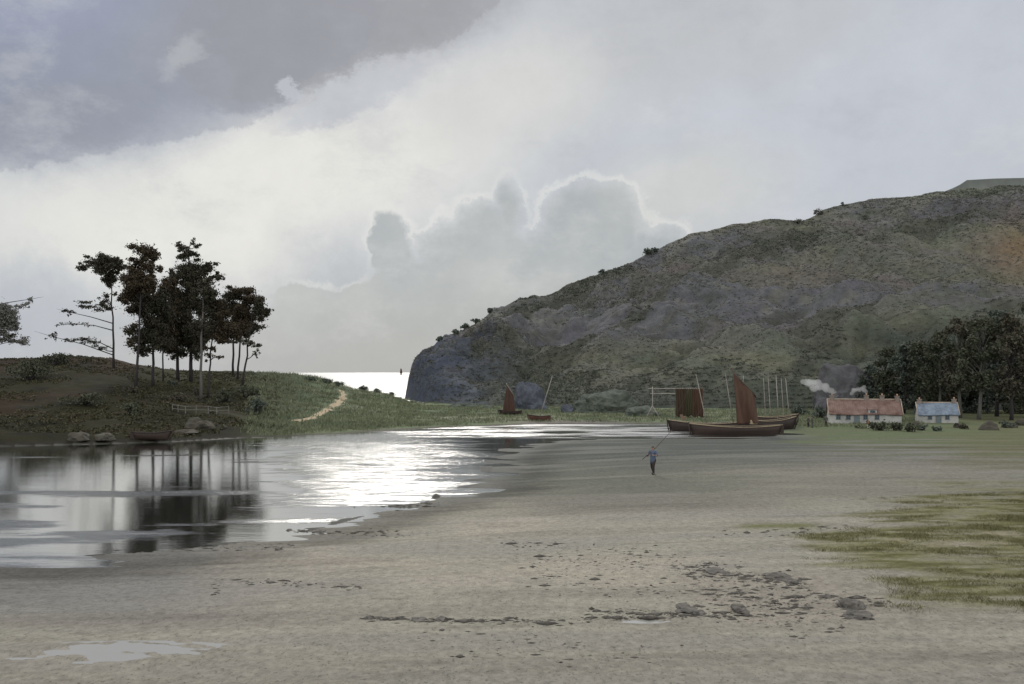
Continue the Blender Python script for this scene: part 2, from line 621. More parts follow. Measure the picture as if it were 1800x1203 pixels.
def ground_z(X, Y):
    X = np.asarray(X, float); Y = np.asarray(Y, float)
    px = X / Y * F + 900
    d = water_dist(X, Y)
    yfar = H * F / (interp(px, FAR) - HY)
    yc = interp(px, CREST_D)
    zc = np.maximum(H + (HY - interp(px, CREST_Y)) / F * yc, 0.3)
    bankside = (Y > yfar * 0.999) & (px < 1380)
    bw = sstep(1380, 1330, px)
    # sand side
    A = 1.0 - 0.65 * sstep(85, 118, Y)
    zs = A * (1 - np.exp(-(np.maximum(d, 0) / 15.0) ** 1.45))
    zs = zs + 0.055 * fbm(X * 0.07, Y * 0.75, 11.0, 5) * np.exp(-np.maximum(d, 0) / 9)
    zs = zs + 0.035 * fbm(X * 0.12, Y * 0.5, 1.0, 4) * sstep(120, 70, Y) + 0.05 * fbm(X * 0.05, Y * 0.07, 4.2, 3) * np.clip(d / 6, 0, 1)
    # hollow of the pale pool lower left
    for (ux, uy, uz, ur, us) in PUDS:
        rr = ((X - ux) / ur) ** 2 + ((Y - uy) / us) ** 2
        zs = zs + (uz + .05 - zs) * np.exp(-(rr / 2.2) ** 2) - 0.085 * np.exp(-rr ** 1.5) + .055 * fbm(X * .8, Y * 2.0, 3.3, 4) * np.exp(-rr / 4)
    # bank side
    t = np.clip((Y - yfar) / np.maximum(yc - yfar, 1), 0, 1)
    e = 0.85 + 1.0 * sstep(380, 540, px)
    zb = 0.25 * (1 - np.exp(-np.maximum(d, 0) / 3)) + np.maximum(zc - 0.25, 0) * t ** e
    bump = np.clip(zb / 2.0, 0, 1)
    zb = zb + bump * (0.5 * fbm(X * 0.09, Y * 0.09, 2.0, 4) * np.clip(1.25 - t, 0, 1) + 0.16 * fbm(X * .45, Y * .45, 5.0, 3))
    zb = zb + 0.06 * fbm(X * 0.15, Y * 0.3, 8.0, 3) * sstep(0, 3, d)
    # behind the crest: down to the sea on the left, level on the right
    back = np.maximum(Y - yc, 0)
    fall = sstep(760, 700, px)
    zb = zb - fall * (back * 0.10 + (back / 30) ** 2)
    z = np.where(bankside, zb * bw + zs * (1 - bw), zs)
    z = np.where(d < 0, -0.9 * (1 - np.exp(-(np.maximum(-d, 0) / 9.0) ** 1.4)) + 0.055 * fbm(X * 0.07, Y * 0.75, 11.0, 5) * np.exp(d / 6) + 0.05 * fbm(X * 0.12, Y * 0.6, 1.0, 4) * np.exp(d / 2.5), z)
    return np.maximum(z, -2.5)


def place(px, py, lo=14.0, hi=320.0):
    """first point of the ground along the line of sight through photo pixel px, py"""
    Y = np.linspace(lo, hi, 6000)
    z = ground_z((px - 900) / F * Y, Y)
    ray = H - (py - HY) / F * Y
    k = np.argmax(ray <= z)
    if ray[k] > z[k]: k = len(Y) - 1
    return np.array(((px - 900) / F * Y[k], Y[k], float(z[k])))


def gpt(px, Y, dz=0.0):
    X = (px - 900) / F * Y
    return np.array((X, Y, float(ground_z(X, np.array(Y, float))) + dz))


def grid_faces(nr, nc):
    i = np.arange(nr - 1)[:, None] * nc + np.arange(nc - 1)[None, :]
    return np.stack([i, i + 1, i + nc + 1, i + nc], -1).reshape(-1, 4)


def mixc(c, col, m):
    return c * (1 - m[:, None]) + np.array(col)[None, :] * m[:, None]


SAND_K, BANK_K, HILL_K = 0.88, 0.85, 0.68


def make_ground():
    pxs = np.concatenate([np.linspace(-900, -60, 50, endpoint=False), np.linspace(-60, 1860, 640, endpoint=False), np.linspace(1860, 2700, 50)])
    Ys = np.concatenate([np.geomspace(5, 21, 20, endpoint=False), np.geomspace(21, 340, 420)])
    PX, YY = np.meshgrid(pxs, Ys)
    X = (PX - 900) / F * YY
    x, y, px = X.ravel(), YY.ravel(), PX.ravel()
    z = ground_z(x, y)
    py = HY + (H - z) / y * F
    d = water_dist(x, y)
    V = np.stack([x, y, z], 1)
    o = link_mesh('ground', V, grid_faces(len(Ys), len(pxs)), None, smooth=True)
    # ---- the sand's own colours
    st = fbm(x * 0.10, y * 0.55, 3.0, 5)          # streaks along the shore
    pt = fbm(x * 0.11, y * 0.16, 6.0, 4)
    fi = fbm(x * 0.6, y * 2.6, 9.0, 4)
    qx = px + 60 * pt; qy = py + 16 * st
    c = np.tile(np.array((0.318, 0.302, 0.25)), (len(x), 1))
    c = mixc(c, (0.25, 0.238, 0.21), sstep(-0.1, 0.6, st) * 0.8)
    c = mixc(c, (0.39, 0.35, 0.29), sstep(0.1, 0.8, pt) * 0.5)
    c = mixc(c, (0.18, 0.178, 0.17), sstep(760, 250, qx) * sstep(960, 1000, qy) * sstep(1140, 1050, qy) * 0.85)     # damp silt lower left
    c = mixc(c, (0.24, 0.225, 0.195), sstep(1080, 1200, qy) * 0.65)
    c = mixc(c, (0.20, 0.18, 0.165), np.exp(-((qy - 888) / 20) ** 2) * sstep(900, 1000, qx) * sstep(1420, 1250, qx) * 0.6)
    c = mixc(c, (0.22, 0.20, 0.175), sstep(.15, .55, -st) * .45)
    g = sstep(930, 830, qy)
    c = mixc(c, (0.125, 0.13, 0.108), g * (0.55 + 0.45 * sstep(1500, 1050, qx)))                                         # grey-green mud flat
    c = mixc(c, (0.078, 0.086, 0.08), sstep(832, 785, qy) * sstep(700, 860, qx) * sstep(1650, 1350, qx) * 0.9)
    c = mixc(c, (0.16, 0.15, 0.15), np.exp(-((qy - 800) / 30) ** 2) * sstep(1400, 1600, qx) * 0.4)
    # turf coming in from the right
    gm = sstep(0.0, 0.35, (qx - 1560) / 420 + 0.32 * st - 0.002 * np.abs(py - 970) + 0.36)
    gm = gm * sstep(1075, 1040, qy) * sstep(835, 880, qy) * sstep(1240, 1450, px + 160 * pt)
    gcol = np.array((0.17, 0.165, 0.075))
    c = mixc(c, gcol, gm * np.clip(.8 + .5 * fi, 0.2, .95))
    c = mixc(c, (0.085, 0.085, 0.035), gm * sstep(0.1, 0.6, fi) * 0.7)
    st2 = np.exp(-((py - 928 - 8 * pt) / 7) ** 2) * sstep(1270, 1330, px) * sstep(1470, 1400, px)
    c = mixc(c, (0.13, 0.14, 0.05), st2 * 0.85)
    # green strand at the foot of the cottages
    gs = sstep(800, 772, qy + 6 * fi) * sstep(1330, 1420, qx)
    c = mixc(c, (0.125, 0.15, 0.085), gs)
    c = mixc(c, (0.07, 0.055, 0.04), gs * np.exp(-((py - 787 - 8 * pt) / 4.0) ** 2) * 0.8)
    c = mixc(c, (0.09, 0.10, 0.055), gs * sstep(0.0, 0.7, st) * 0.6)
    g3 = sstep(840, 800, qy) * sstep(1620, 1760, qx)
    c = mixc(c, (0.13, 0.13, 0.07), g3 * 0.7)
    # ---- banks and spit
    yfar = H * F / (interp(px, FAR) - HY)
    bk = ((y > yfar) & (px < 1400)).astype(float) * sstep(1400, 1300, px)
    n1 = fbm(x * 0.07, y * 0.07, 12.0, 4); n2 = fbm(x * 0.22, y * 0.22, 14.0, 4)
    b = np.tile(np.array((0.115, 0.14, 0.085)), (len(x), 1))
    b = mixc(b, (0.15, 0.165, 0.11), sstep(0.0, 0.7, n1) * 0.8)
    b = mixc(b, (0.07, 0.09, 0.055), sstep(0.1, 0.7, n2) * 0.7)
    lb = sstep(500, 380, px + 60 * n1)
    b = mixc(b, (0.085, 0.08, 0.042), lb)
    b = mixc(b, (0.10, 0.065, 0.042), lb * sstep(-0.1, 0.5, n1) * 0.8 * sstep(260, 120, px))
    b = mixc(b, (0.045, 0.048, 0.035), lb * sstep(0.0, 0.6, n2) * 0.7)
    b = mixc(b, (0.13, 0.135, 0.06), sstep(230, 300, px) * sstep(420, 360, px) * sstep(690, 665, py) * 0.8)
    b = mixc(b, (0.14, 0.085, 0.055), sstep(120, 60, px) * sstep(665, 640, py) * 0.6)
    b = mixc(b, (0.16, 0.10, 0.07), sstep(150, 190, px) * sstep(260, 220, px) * sstep(660, 645, py) * 0.7)
    # shore strip: earth and shingle
    sh = sstep(2.2, 0.6, d + 0.6 * n2) * bk
    b = mixc(b, (0.09, 0.085, 0.07), sh * 0.85)
    b = mixc(b, (0.14, 0.125, 0.12), sstep(880, 950, px) * sstep(1130, 1030, px) * sstep(736, 742, py + 2 * n2) * 0.9)
    b = mixc(b, (0.26, 0.25, 0.19), np.exp(-((py - 735 - 2 * n1) / 4) ** 2) * sstep(640, 760, px) * sstep(1030, 960, px) * 0.75)
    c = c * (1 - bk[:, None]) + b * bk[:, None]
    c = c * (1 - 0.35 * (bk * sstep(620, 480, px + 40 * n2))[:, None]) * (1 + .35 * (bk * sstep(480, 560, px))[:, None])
    c = np.where((d < 0)[:, None], np.array((0.08, 0.08, 0.07))[None, :], c)
    wet = np.clip(sstep(4.5, -0.3, d) * (1 - bk) + 0.3 * sstep(905, 800, qy) * (1 - bk) * (1 - gs) + 0.5 * sstep(0.1, .6, st) * (1 - bk) * (1 - gm), 0, 1)
    # the waterline itself is dark
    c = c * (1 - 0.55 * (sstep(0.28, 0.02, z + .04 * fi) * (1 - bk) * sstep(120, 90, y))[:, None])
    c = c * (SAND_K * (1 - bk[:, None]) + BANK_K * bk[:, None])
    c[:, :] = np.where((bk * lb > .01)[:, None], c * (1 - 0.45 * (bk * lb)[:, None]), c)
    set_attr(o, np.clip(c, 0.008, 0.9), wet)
    o.data.materials.append(mat_ground('ground_soil', 3.6, 0.34, bump=0.8, stretch=(1.0, 0.8, 1), bump_dist=0.07))
    tag(o, 'grey and tan tidal sand with grassy river banks', 'ground', kind='structure')
    return o


ground = make_ground()


# ------------------------------------------------------------------ water
def make_water():
    m = bpy.data.materials.new('estuary_water')
    nt, N, L, b = nodes_of(m)
    tc = N.new('ShaderNodeTexCoord')

    def nz(scale, stretch, detail=4, rough=0.6):
        mp = N.new('ShaderNodeMapping'); mp.inputs['Scale'].default_value = stretch
        L.new(tc.outputs['Object'], mp.inputs['Vector'])
        n = N.new('ShaderNodeTexNoise'); n.inputs['Scale'].default_value = scale
        n.inputs['Detail'].default_value = detail; n.inputs['Roughness'].default_value = rough
        L.new(mp.outputs[0], n.inputs['Vector'])
        return n.outputs['Fac']
    fine = nz(3.2, (0.28, 1, 1), 5, 0.65)
    broad = nz(0.5, (0.25, 1, 1), 3, 0.5)
    at_ = N.new('ShaderNodeAttribute'); at_.attribute_name = 'ripple'
    streak = nz(1.3, (0.16, 1.0, 1), 10, 0.82)
    ad = N.new('ShaderNodeMath'); ad.operation = 'MULTIPLY_ADD'
    L.new(streak, ad.inputs[0]); ad.inputs[1].default_value = 2.0; L.new(at_.outputs['Fac'], ad.inputs[2])
    rp = N.new('ShaderNodeMapRange'); rp.interpolation_type = 'SMOOTHSTEP'
    rp.inputs['From Min'].default_value = 1.25; rp.inputs['From Max'].default_value = 2.15
    L.new(ad.outputs[0], rp.inputs['Value'])
    rr = N.new('ShaderNodeMapRange'); rr.inputs['To Min'].default_value = 0.035; rr.inputs['To Max'].default_value = 0.19
    L.new(rp.outputs[0], rr.inputs['Value'])
    ch = N.new('ShaderNodeAttribute'); ch.attribute_name = 'chop'
    c2 = N.new('ShaderNodeMath'); c2.operation = 'MULTIPLY_ADD'; c2.inputs[1].default_value = .20
    L.new(ch.outputs['Fac'], c2.inputs[0]); L.new(rr.outputs[0], c2.inputs[2]); L.new(c2.outputs[0], b.inputs['Roughness'])
    bs = N.new('ShaderNodeMapRange'); bs.inputs['To Min'].default_value = 0.05; bs.inputs['To Max'].default_value = 1.0
    L.new(rp.outputs[0], bs.inputs['Value'])
    b1 = N.new('ShaderNodeBump'); b1.inputs['Distance'].default_value = 0.09; L.new(bs.outputs[0], b1.inputs['Strength'])
    L.new(fine, b1.inputs['Height'])
    b2 = N.new('ShaderNodeBump'); b2.inputs['Distance'].default_value = 0.05; b2.inputs['Strength'].default_value = 0.10
    L.new(broad, b2.inputs['Height']); L.new(b1.outputs[0], b2.inputs['Normal'])
    L.new(b2.outputs[0], b.inputs['Normal'])
    b.inputs['Base Color'].default_value = (0.018, 0.02, 0.018, 1)
    gl = N.new('ShaderNodeBsdfGlossy'); gl.inputs['Color'].default_value = (.9, .91, .91, 1)
    L.new(c2.outputs[0], gl.inputs['Roughness']); L.new(b2.outputs[0], gl.inputs['Normal'])
    mxs = N.new('ShaderNodeMixShader'); mxs.inputs[0].default_value = .36
    L.new(b.outputs[0], mxs.inputs[1]); L.new(gl.outputs[0], mxs.inputs[2])
    L.new(mxs.outputs[0], N['Material Output'].inputs['Surface'])
    b.inputs['IOR'].default_value = 1.40
    b.inputs['Specular IOR Level'].default_value = 0.5
    Ys = np.concatenate([np.geomspace(4, 34, 10, endpoint=False), np.linspace(34, 175, 260, endpoint=False), np.geomspace(175, 40000, 40)])
    pxs = np.concatenate([np.linspace(-3600, -200, 30, endpoint=False), np.linspace(-200, 1500, 260, endpoint=False), np.linspace(1500, 5400, 30)])
    PX, YY = np.meshgrid(pxs, Ys)
    V = np.stack([(PX - 900) / F * YY, YY, 0 * YY], -1).reshape(-1, 3)
    o = link_mesh('water', V, grid_faces(len(Ys), len(pxs)), m, smooth=True)
    x, y, px = V[:, 0], V[:, 1], PX.ravel()
    py = HY + H / y * F
    n1 = fbm(x * .05, y * .14, 2.0, 5); n2 = fbm(x * .15, y * .8, 7.0, 4)
    # breeze-ruffled water: open sea, the middle reach and a lane along the far shore
    sea = sstep(185, 230, y)
    mid = sstep(440, 520, px + 45 * n1 + 70 * n2) * sstep(960, 740, px + 40 * n1 + 60 * n2)
    mid = mid * sstep(905, 880, py + 14 * n2 + 0.05 * (px - 640)) * (0.45 + .55 * sstep(758, 785, py))
    lane = np.clip(.72 + .8 * n2, .25, 1) * sstep(1290, 1170, px) * sstep(620, 760, px + 50 * n2) * sstep(776, 768, py + 4 * n2) * sstep(742, 748, py)
    lowl = np.maximum(0.85 * np.exp(-((py - 955 - 12 * n1 + .06 * px) / 22) ** 2) * sstep(720, 500, px), 0.5 * sstep(200, 100, px + 60 * n1) * sstep(880, 900, py + 8 * n2))
    lowl = np.maximum(lowl, .62 * np.exp(-((py - 862 - 8 * n1) / 7) ** 2) * sstep(480, 430, px))
    lowl = np.maximum(lowl, .62 * np.exp(-((py - 806 - 5 * n1 + .02 * px) / 3) ** 2) * sstep(600, 500, px))
    lowl = lowl * np.clip(.75 + .9 * n2, .2, 1.25)
    rip = np.clip(np.maximum.reduce([sea * 1.2, mid * .66, lane * .9, lowl]), 0, 1.2)
    q = o.data.attributes.new('chop', 'FLOAT', 'POINT')
    q.data.foreach_set('value', np.clip(lane * sstep(740, 1000, px), 0, 1).astype(np.float32))
    a = o.data.attributes.new('ripple', 'FLOAT', 'POINT')
    a.data.foreach_set('value', rip.astype(np.float32))
    tag(o, 'bright estuary water running out to the open sea', 'water', kind='structure')


make_water()


def make_puddle():
    m = bpy.data.materials.new('puddle_water')
    nt, N, L, b = nodes_of(m)
    b.inputs['Base Color'].default_value = (.30, .30, .28, 1); b.inputs['Roughness'].default_value = .05; b.inputs['IOR'].default_value = 1.33
    for c, lab in zip(PUDS, ('shallow pale pool left on the sand at lower left', 'thin pale strip of standing water beside the lower stone line')):
        V = [(c[0], c[1], c[2])]
        n = 48
        for k in range(n):
            a = 2 * math.pi * k / n
            V.append((c[0] + c[3] * 1.35 * math.cos(a), c[1] + c[4] * 1.4 * math.sin(a), c[2]))
        o = link_mesh('water', V, [(0, k + 1, (k + 1) % n + 1) for k in range(n)], m)
        tag(o, lab, 'pool', kind='structure')


make_puddle()

# ------------------------------------------------------------------ headland
SKY = [(700, 712), (711, 706), (713, 692), (718, 665), (724, 642), (732, 626), (744, 613), (772, 601), (800, 588), (828, 573), (850, 560), (868, 541), (905, 530), (960, 517), (1000, 500), (1050, 481),
       (1100, 463), (1140, 441), (1180, 426), (1220, 412), (1290, 393), (1340, 385), (1375, 383), (1402, 388), (1425, 380), (1450, 366), (1480, 358), (1550, 350), (1640, 338),
       (1700, 331), (1800, 323), (2000, 312), (2400, 330), (2900, 380)]
RID = [(700, 312), (720, 312), (800, 355), (900, 400), (1150, 500), (1500, 610), (1800, 680), (2400, 740), (2900, 760)]
BAS = [(700, 309), (718, 306), (730, 288), (760, 262), (800, 248), (880, 232), (1000, 226), (1200, 220), (1400, 214), (1600, 212), (1900, 200), (2400, 180), (2900, 170)]
HILL = {}


def make_hill():
    pxs = np.concatenate([np.linspace(703, 760, 60, endpoint=False), np.linspace(760, 1860, 520, endpoint=False), np.linspace(1860, 2900, 90)])
    s = np.concatenate([np.linspace(0, 1, 190), 1 + np.linspace(0.02, 0.6, 20)])
    PX, S = np.meshgrid(pxs, s)
    px, sv = PX.ravel(), S.ravel()
    yb, yr = interp(px, BAS), interp(px, RID)
    zr = H + (HY - interp(px, SKY)) / F * yr
    zr = zr + np.clip(zr / 12, 0, 1) * (0.9 + 0.9 * sstep(1000, 760, px)) * fbm(px * .045, px * 0, 4.4, 5)
    zr = np.maximum(zr, -0.5)
    Y = yb + (yr - yb) * np.minimum(sv, 1) + np.maximum(sv - 1, 0) * 160
    X = (px - 900) / F * Y
    cl = sstep(1000, 800, px)                         # cliffy end
    sc = np.minimum(sv, 1)
    steep = 1 - (1 - sc) ** 2.6
    slope = 0.62 * sc ** 0.8 + 0.38 * sc ** 1.6
    ter = 0.05 * np.sin(sc * 9 + 3 * fbm(X * .008, Y * .008, 1, 2)) * sc * (1 - sc) * 2
    g = cl * (0.75 * steep + 0.25 * slope) + (1 - cl) * (slope + ter)
    z = -0.4 + (zr + 0.4) * g
    # never let the front hide the ridge line
    lim = H + (zr - H) / yr * Y - 0.012 * Y * np.clip((1 - sc) * 5, 0, 1)
    amp = np.clip(z / 14, 0, 1) * np.clip((1.0 - sc) * 7, 0.10, 1)
    rid = 1 - np.abs(fbm(X * 0.017, Y * 0.012, 3.0, 5))
    z = z + amp * (10.0 * (rid - 0.72) + 4.2 * fbm(X * 0.045, Y * 0.04, 8.0, 4) + 0.9 * fbm(X * 0.18, Y * 0.16, 2.0, 3))
    # gullies running down the slope
    gl = fbm(px * 0.006 - sc * 3.0, sc * 2.2, 5.0, 3)
    z = z - amp * 1.8 * np.exp(-(gl / 0.22) ** 2) * (1 - cl * .5)
    z = np.where(sv <= 1, np.minimum(z, np.maximum(lim, -0.4)), z)
    z = z + np.where(sc > 0.9, 0.35, 0.0) * fbm(X * 0.09, Y * 0.05, 6.0, 3) * np.clip(zr / 10, 0, 1)
    over = np.maximum(sv - 1, 0)
    z = z - over * (zr + 20) * 0.8
    # push cliff out and in
    z = z + cl * np.clip(z / 10, 0, 1) * np.clip((1 - sc) * 6, 0, 1) * 1.6 * (1 - 2 * np.abs(fbm(X * .11, z * .05 + Y * .06, 4.0, 4)))
    X = X + cl * amp * 1.6 * fbm(Y * 0.1 + px * .03, z * 0.16, 7.0, 4)
    V = np.stack([X, Y, z], 1)
    o = link_mesh('hill', V, grid_faces(len(s), len(pxs)), None, smooth=True)
    G = z.reshape(PX.shape)
    n1 = fbm(X * 0.012, Y * 0.012, z * 0.03, 4); n2 = fbm(X * 0.03 + z * .05, Y * 0.02, z * .05, 5); n3 = fbm(X * 0.12, Y * 0.08, z * 0.12, 4)
    py = HY + (H - z) / Y * F
    c = np.tile(np.array((0.142, 0.145, 0.125)), (len(px), 1))  # hill tones shifted towards blue grey, distance haze put into the colour
    c = mixc(c, (0.145, 0.148, 0.095), sstep(0.0, 0.7, n1))
    c = mixc(c, (0.105, 0.125, 0.09), sstep(0.0, 0.7, n2) * 0.8)
    c = mixc(c, (0.15, 0.128, 0.128), sstep(0.1, 0.7, -n2) * 0.7)
    c = mixc(c, (0.115, 0.12, 0.145), sstep(0.05, 0.7, -n1 + 0.4 * n3) * 0.7)
    c = mixc(c, (0.20, 0.195, 0.16), sstep(0.25, 0.9, n3) * 0.5)
    c = mixc(c, (0.07, 0.08, 0.06), sstep(0.2, 0.8, -n3) * 0.55)
    c = mixc(c, (0.22, 0.15, 0.075), np.exp(-(((px - 1790) / 55) ** 2 + ((py - 440) / 60) ** 2)) * 0.75)
    stk = fbm(px * .005, sc * 8 - px * .004, 3.3, 5)
    c = mixc(c, (0.075, 0.08, 0.06), sstep(0.1, 0.5, stk) * .8)
    c = mixc(c, (0.19, 0.18, 0.13), sstep(0.2, 0.7, -stk) * .45)
    rock = np.clip(sstep(960, 780, px + 90 * n2) * sstep(560, 620, py + 50 * n3 - (px - 740) * .05), 0, 1)
    c = mixc(c, (0.078, 0.095, 0.14), rock * 0.9)
    c = mixc(c, (0.12, 0.125, 0.14), rock * sstep(0.1, 0.6, n3) * 0.7)
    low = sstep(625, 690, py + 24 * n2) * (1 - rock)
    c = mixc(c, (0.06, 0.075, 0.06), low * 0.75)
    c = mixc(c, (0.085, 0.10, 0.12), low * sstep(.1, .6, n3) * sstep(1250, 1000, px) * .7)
    wd = sstep(1500, 1620, px + 60 * n2) * sstep(560, 620, py + 30 * n1)
    c = mixc(c, (0.05, 0.062, 0.052), wd * .85)
    top = sstep(0.93, 0.98, sc) * (1 - cl)
    c = mixc(c, (0.14, 0.165, 0.12), top * 0.6 * sstep(1500, 1600, px))
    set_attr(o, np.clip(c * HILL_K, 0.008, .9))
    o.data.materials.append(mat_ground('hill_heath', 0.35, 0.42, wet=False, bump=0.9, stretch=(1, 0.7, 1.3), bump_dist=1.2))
    tag(o, 'long dark heather headland ending in a blue grey cliff', 'hill', kind='structure')
    HILL.update(px=pxs, s=s, X=X.reshape(PX.shape), Y=Y.reshape(PX.shape), Z=G)


make_hill()


def hill_at(px, py):
    """point of the hill's front seen at photo pixel px, py"""
    j = int(np.argmin(np.abs(HILL['px'] - px)))
    z, Y = HILL['Z'][:190, j], HILL['Y'][:190, j]
    yy = HY + (H - z) / Y * F
    k = int(np.argmax(yy <= py)) if (yy <= py).any() else 189
    return np.array((HILL['X'][k, j], Y[k], z[k]))


def far_ridge():
    pxs = np.linspace(1640, 2700, 90); n = len(pxs)
    V = []
    prof = interp(pxs, [(1640, 345), (1685, 327), (1697, 317), (1750, 314), (1800, 313), (2000, 300), (2300, 312), (2700, 400)])
    for f, dy in ((0.0, -60), (0.55, -30), (0.9, -8), (1.0, 0), (0.85, 40), (0.0, 160)):
        Y = 980 + dy
        zr = H + (HY - prof) / F * 980
        z = zr * f + 3 * fbm(pxs * .03, pxs * 0 + dy, 2., 3) * (0 < f < 1)
        V.append(np.stack([(pxs - 900) / F * 980, np.full(n, Y), z], 1))
    o = link_mesh('hill', np.concatenate(V), grid_faces(6, n), mat_plain('far_ridge_heath', (0.105, 0.115, 0.105), 0.95, 0.2, 0.05), smooth=True)
    tag(o, 'grey flat topped ridge behind the headland at the right edge', 'hill', kind='structure')


far_ridge()


# ------------------------------------------------------------------ scrub and grass cover
def scrub(name, pts, radii, per, size, mat, label, cat, squash=0.6):
    pts = np.asarray(pts, float); radii = np.asarray(radii, float)
    n = len(pts)
    d = rng.normal(size=(n * per, 3)); d /= np.linalg.norm(d, axis=1)[:, None]
    d *= rng.uniform(0.4, 1.0, (n * per, 1)) * np.repeat(radii, per)[:, None]
    d[:, 2] = np.abs(d[:, 2]) * squash
    c = np.repeat(pts, per, axis=0) + d
    v, f = leaf_quads(c, np.repeat(radii, per) * size, rng, 1.5)
    o = link_mesh(name, v, f, mat)
    tag(o, label, cat, kind='stuff')
    return o


LEAF_DARK = mat_leaf('scrub_leaves', (0.03, 0.032, 0.018), (0.075, 0.068, 0.036), 0.10)
LEAF_HILL = mat_leaf('heather_leaves', (0.075, 0.080, 0.068), (0.118, 0.118, 0.098), 0.012)  # heather lightened and greyed to stand in for haze
LEAF_GORSE = mat_leaf('gorse_leaves', (0.05, 0.058, 0.048), (0.09, 0.098, 0.076), 0.02)
LEAF_SPIT = mat_leaf('bank_leaves', (0.08, 0.10, 0.06), (0.20, 0.22, 0.135), 0.06)
LEAF_GRASS = mat_leaf('turf_blades', (0.075, 0.075, 0.03), (0.20, 0.19, 0.09), 0.3)


def path_line():
    pts = [(520, 741), (548, 735), (570, 724), (590, 712), (601, 703), (604, 694), (600, 687)]
    P = []
    for i in range(60):
        t = i / 59 * (len(pts) - 1); k = min(int(t), len(pts) - 2); f = t - k
        P.append((pts[k][0] + (pts[k + 1][0] - pts[k][0]) * f, pts[k][1] + (pts[k + 1][1] - pts[k][1]) * f))
    C = np.array([place(p, q) for p, q in P])
    return C


PATHC = path_line()


def tufts(name, pts, hgt, per, width, mat, label, cat, lean=.5, spread=.6):
    """grass tufts: upright thin blades"""
    n = len(pts) * per
    h = np.repeat(hgt, per) * rng.uniform(.5, 1.3, n)
    b = np.repeat(np.asarray(pts, float), per, axis=0)
    b[:, :2] += rng.normal(0, 1, (n, 2)) * (np.repeat(hgt, per) * spread)[:, None]
    a = rng.uniform(0, 2 * math.pi, n); w = h * width
    d = np.stack([np.cos(a), np.sin(a), 0 * a], 1) * w[:, None]
    l = rng.normal(0, lean, (n, 3)) * h[:, None]; l[:, 2] = h
    mid = b + l * .5 + np.array((0, 0, 1)) * (h * .08)[:, None]
    V = np.stack([b - d, b + d, mid + d * .7, b + l, mid - d * .7], 1).reshape(-1, 3)
    o = link_mesh(name, V, np.arange(n * 5).reshape(n, 5), mat)
    tag(o, label, cat, kind='stuff')
    return o


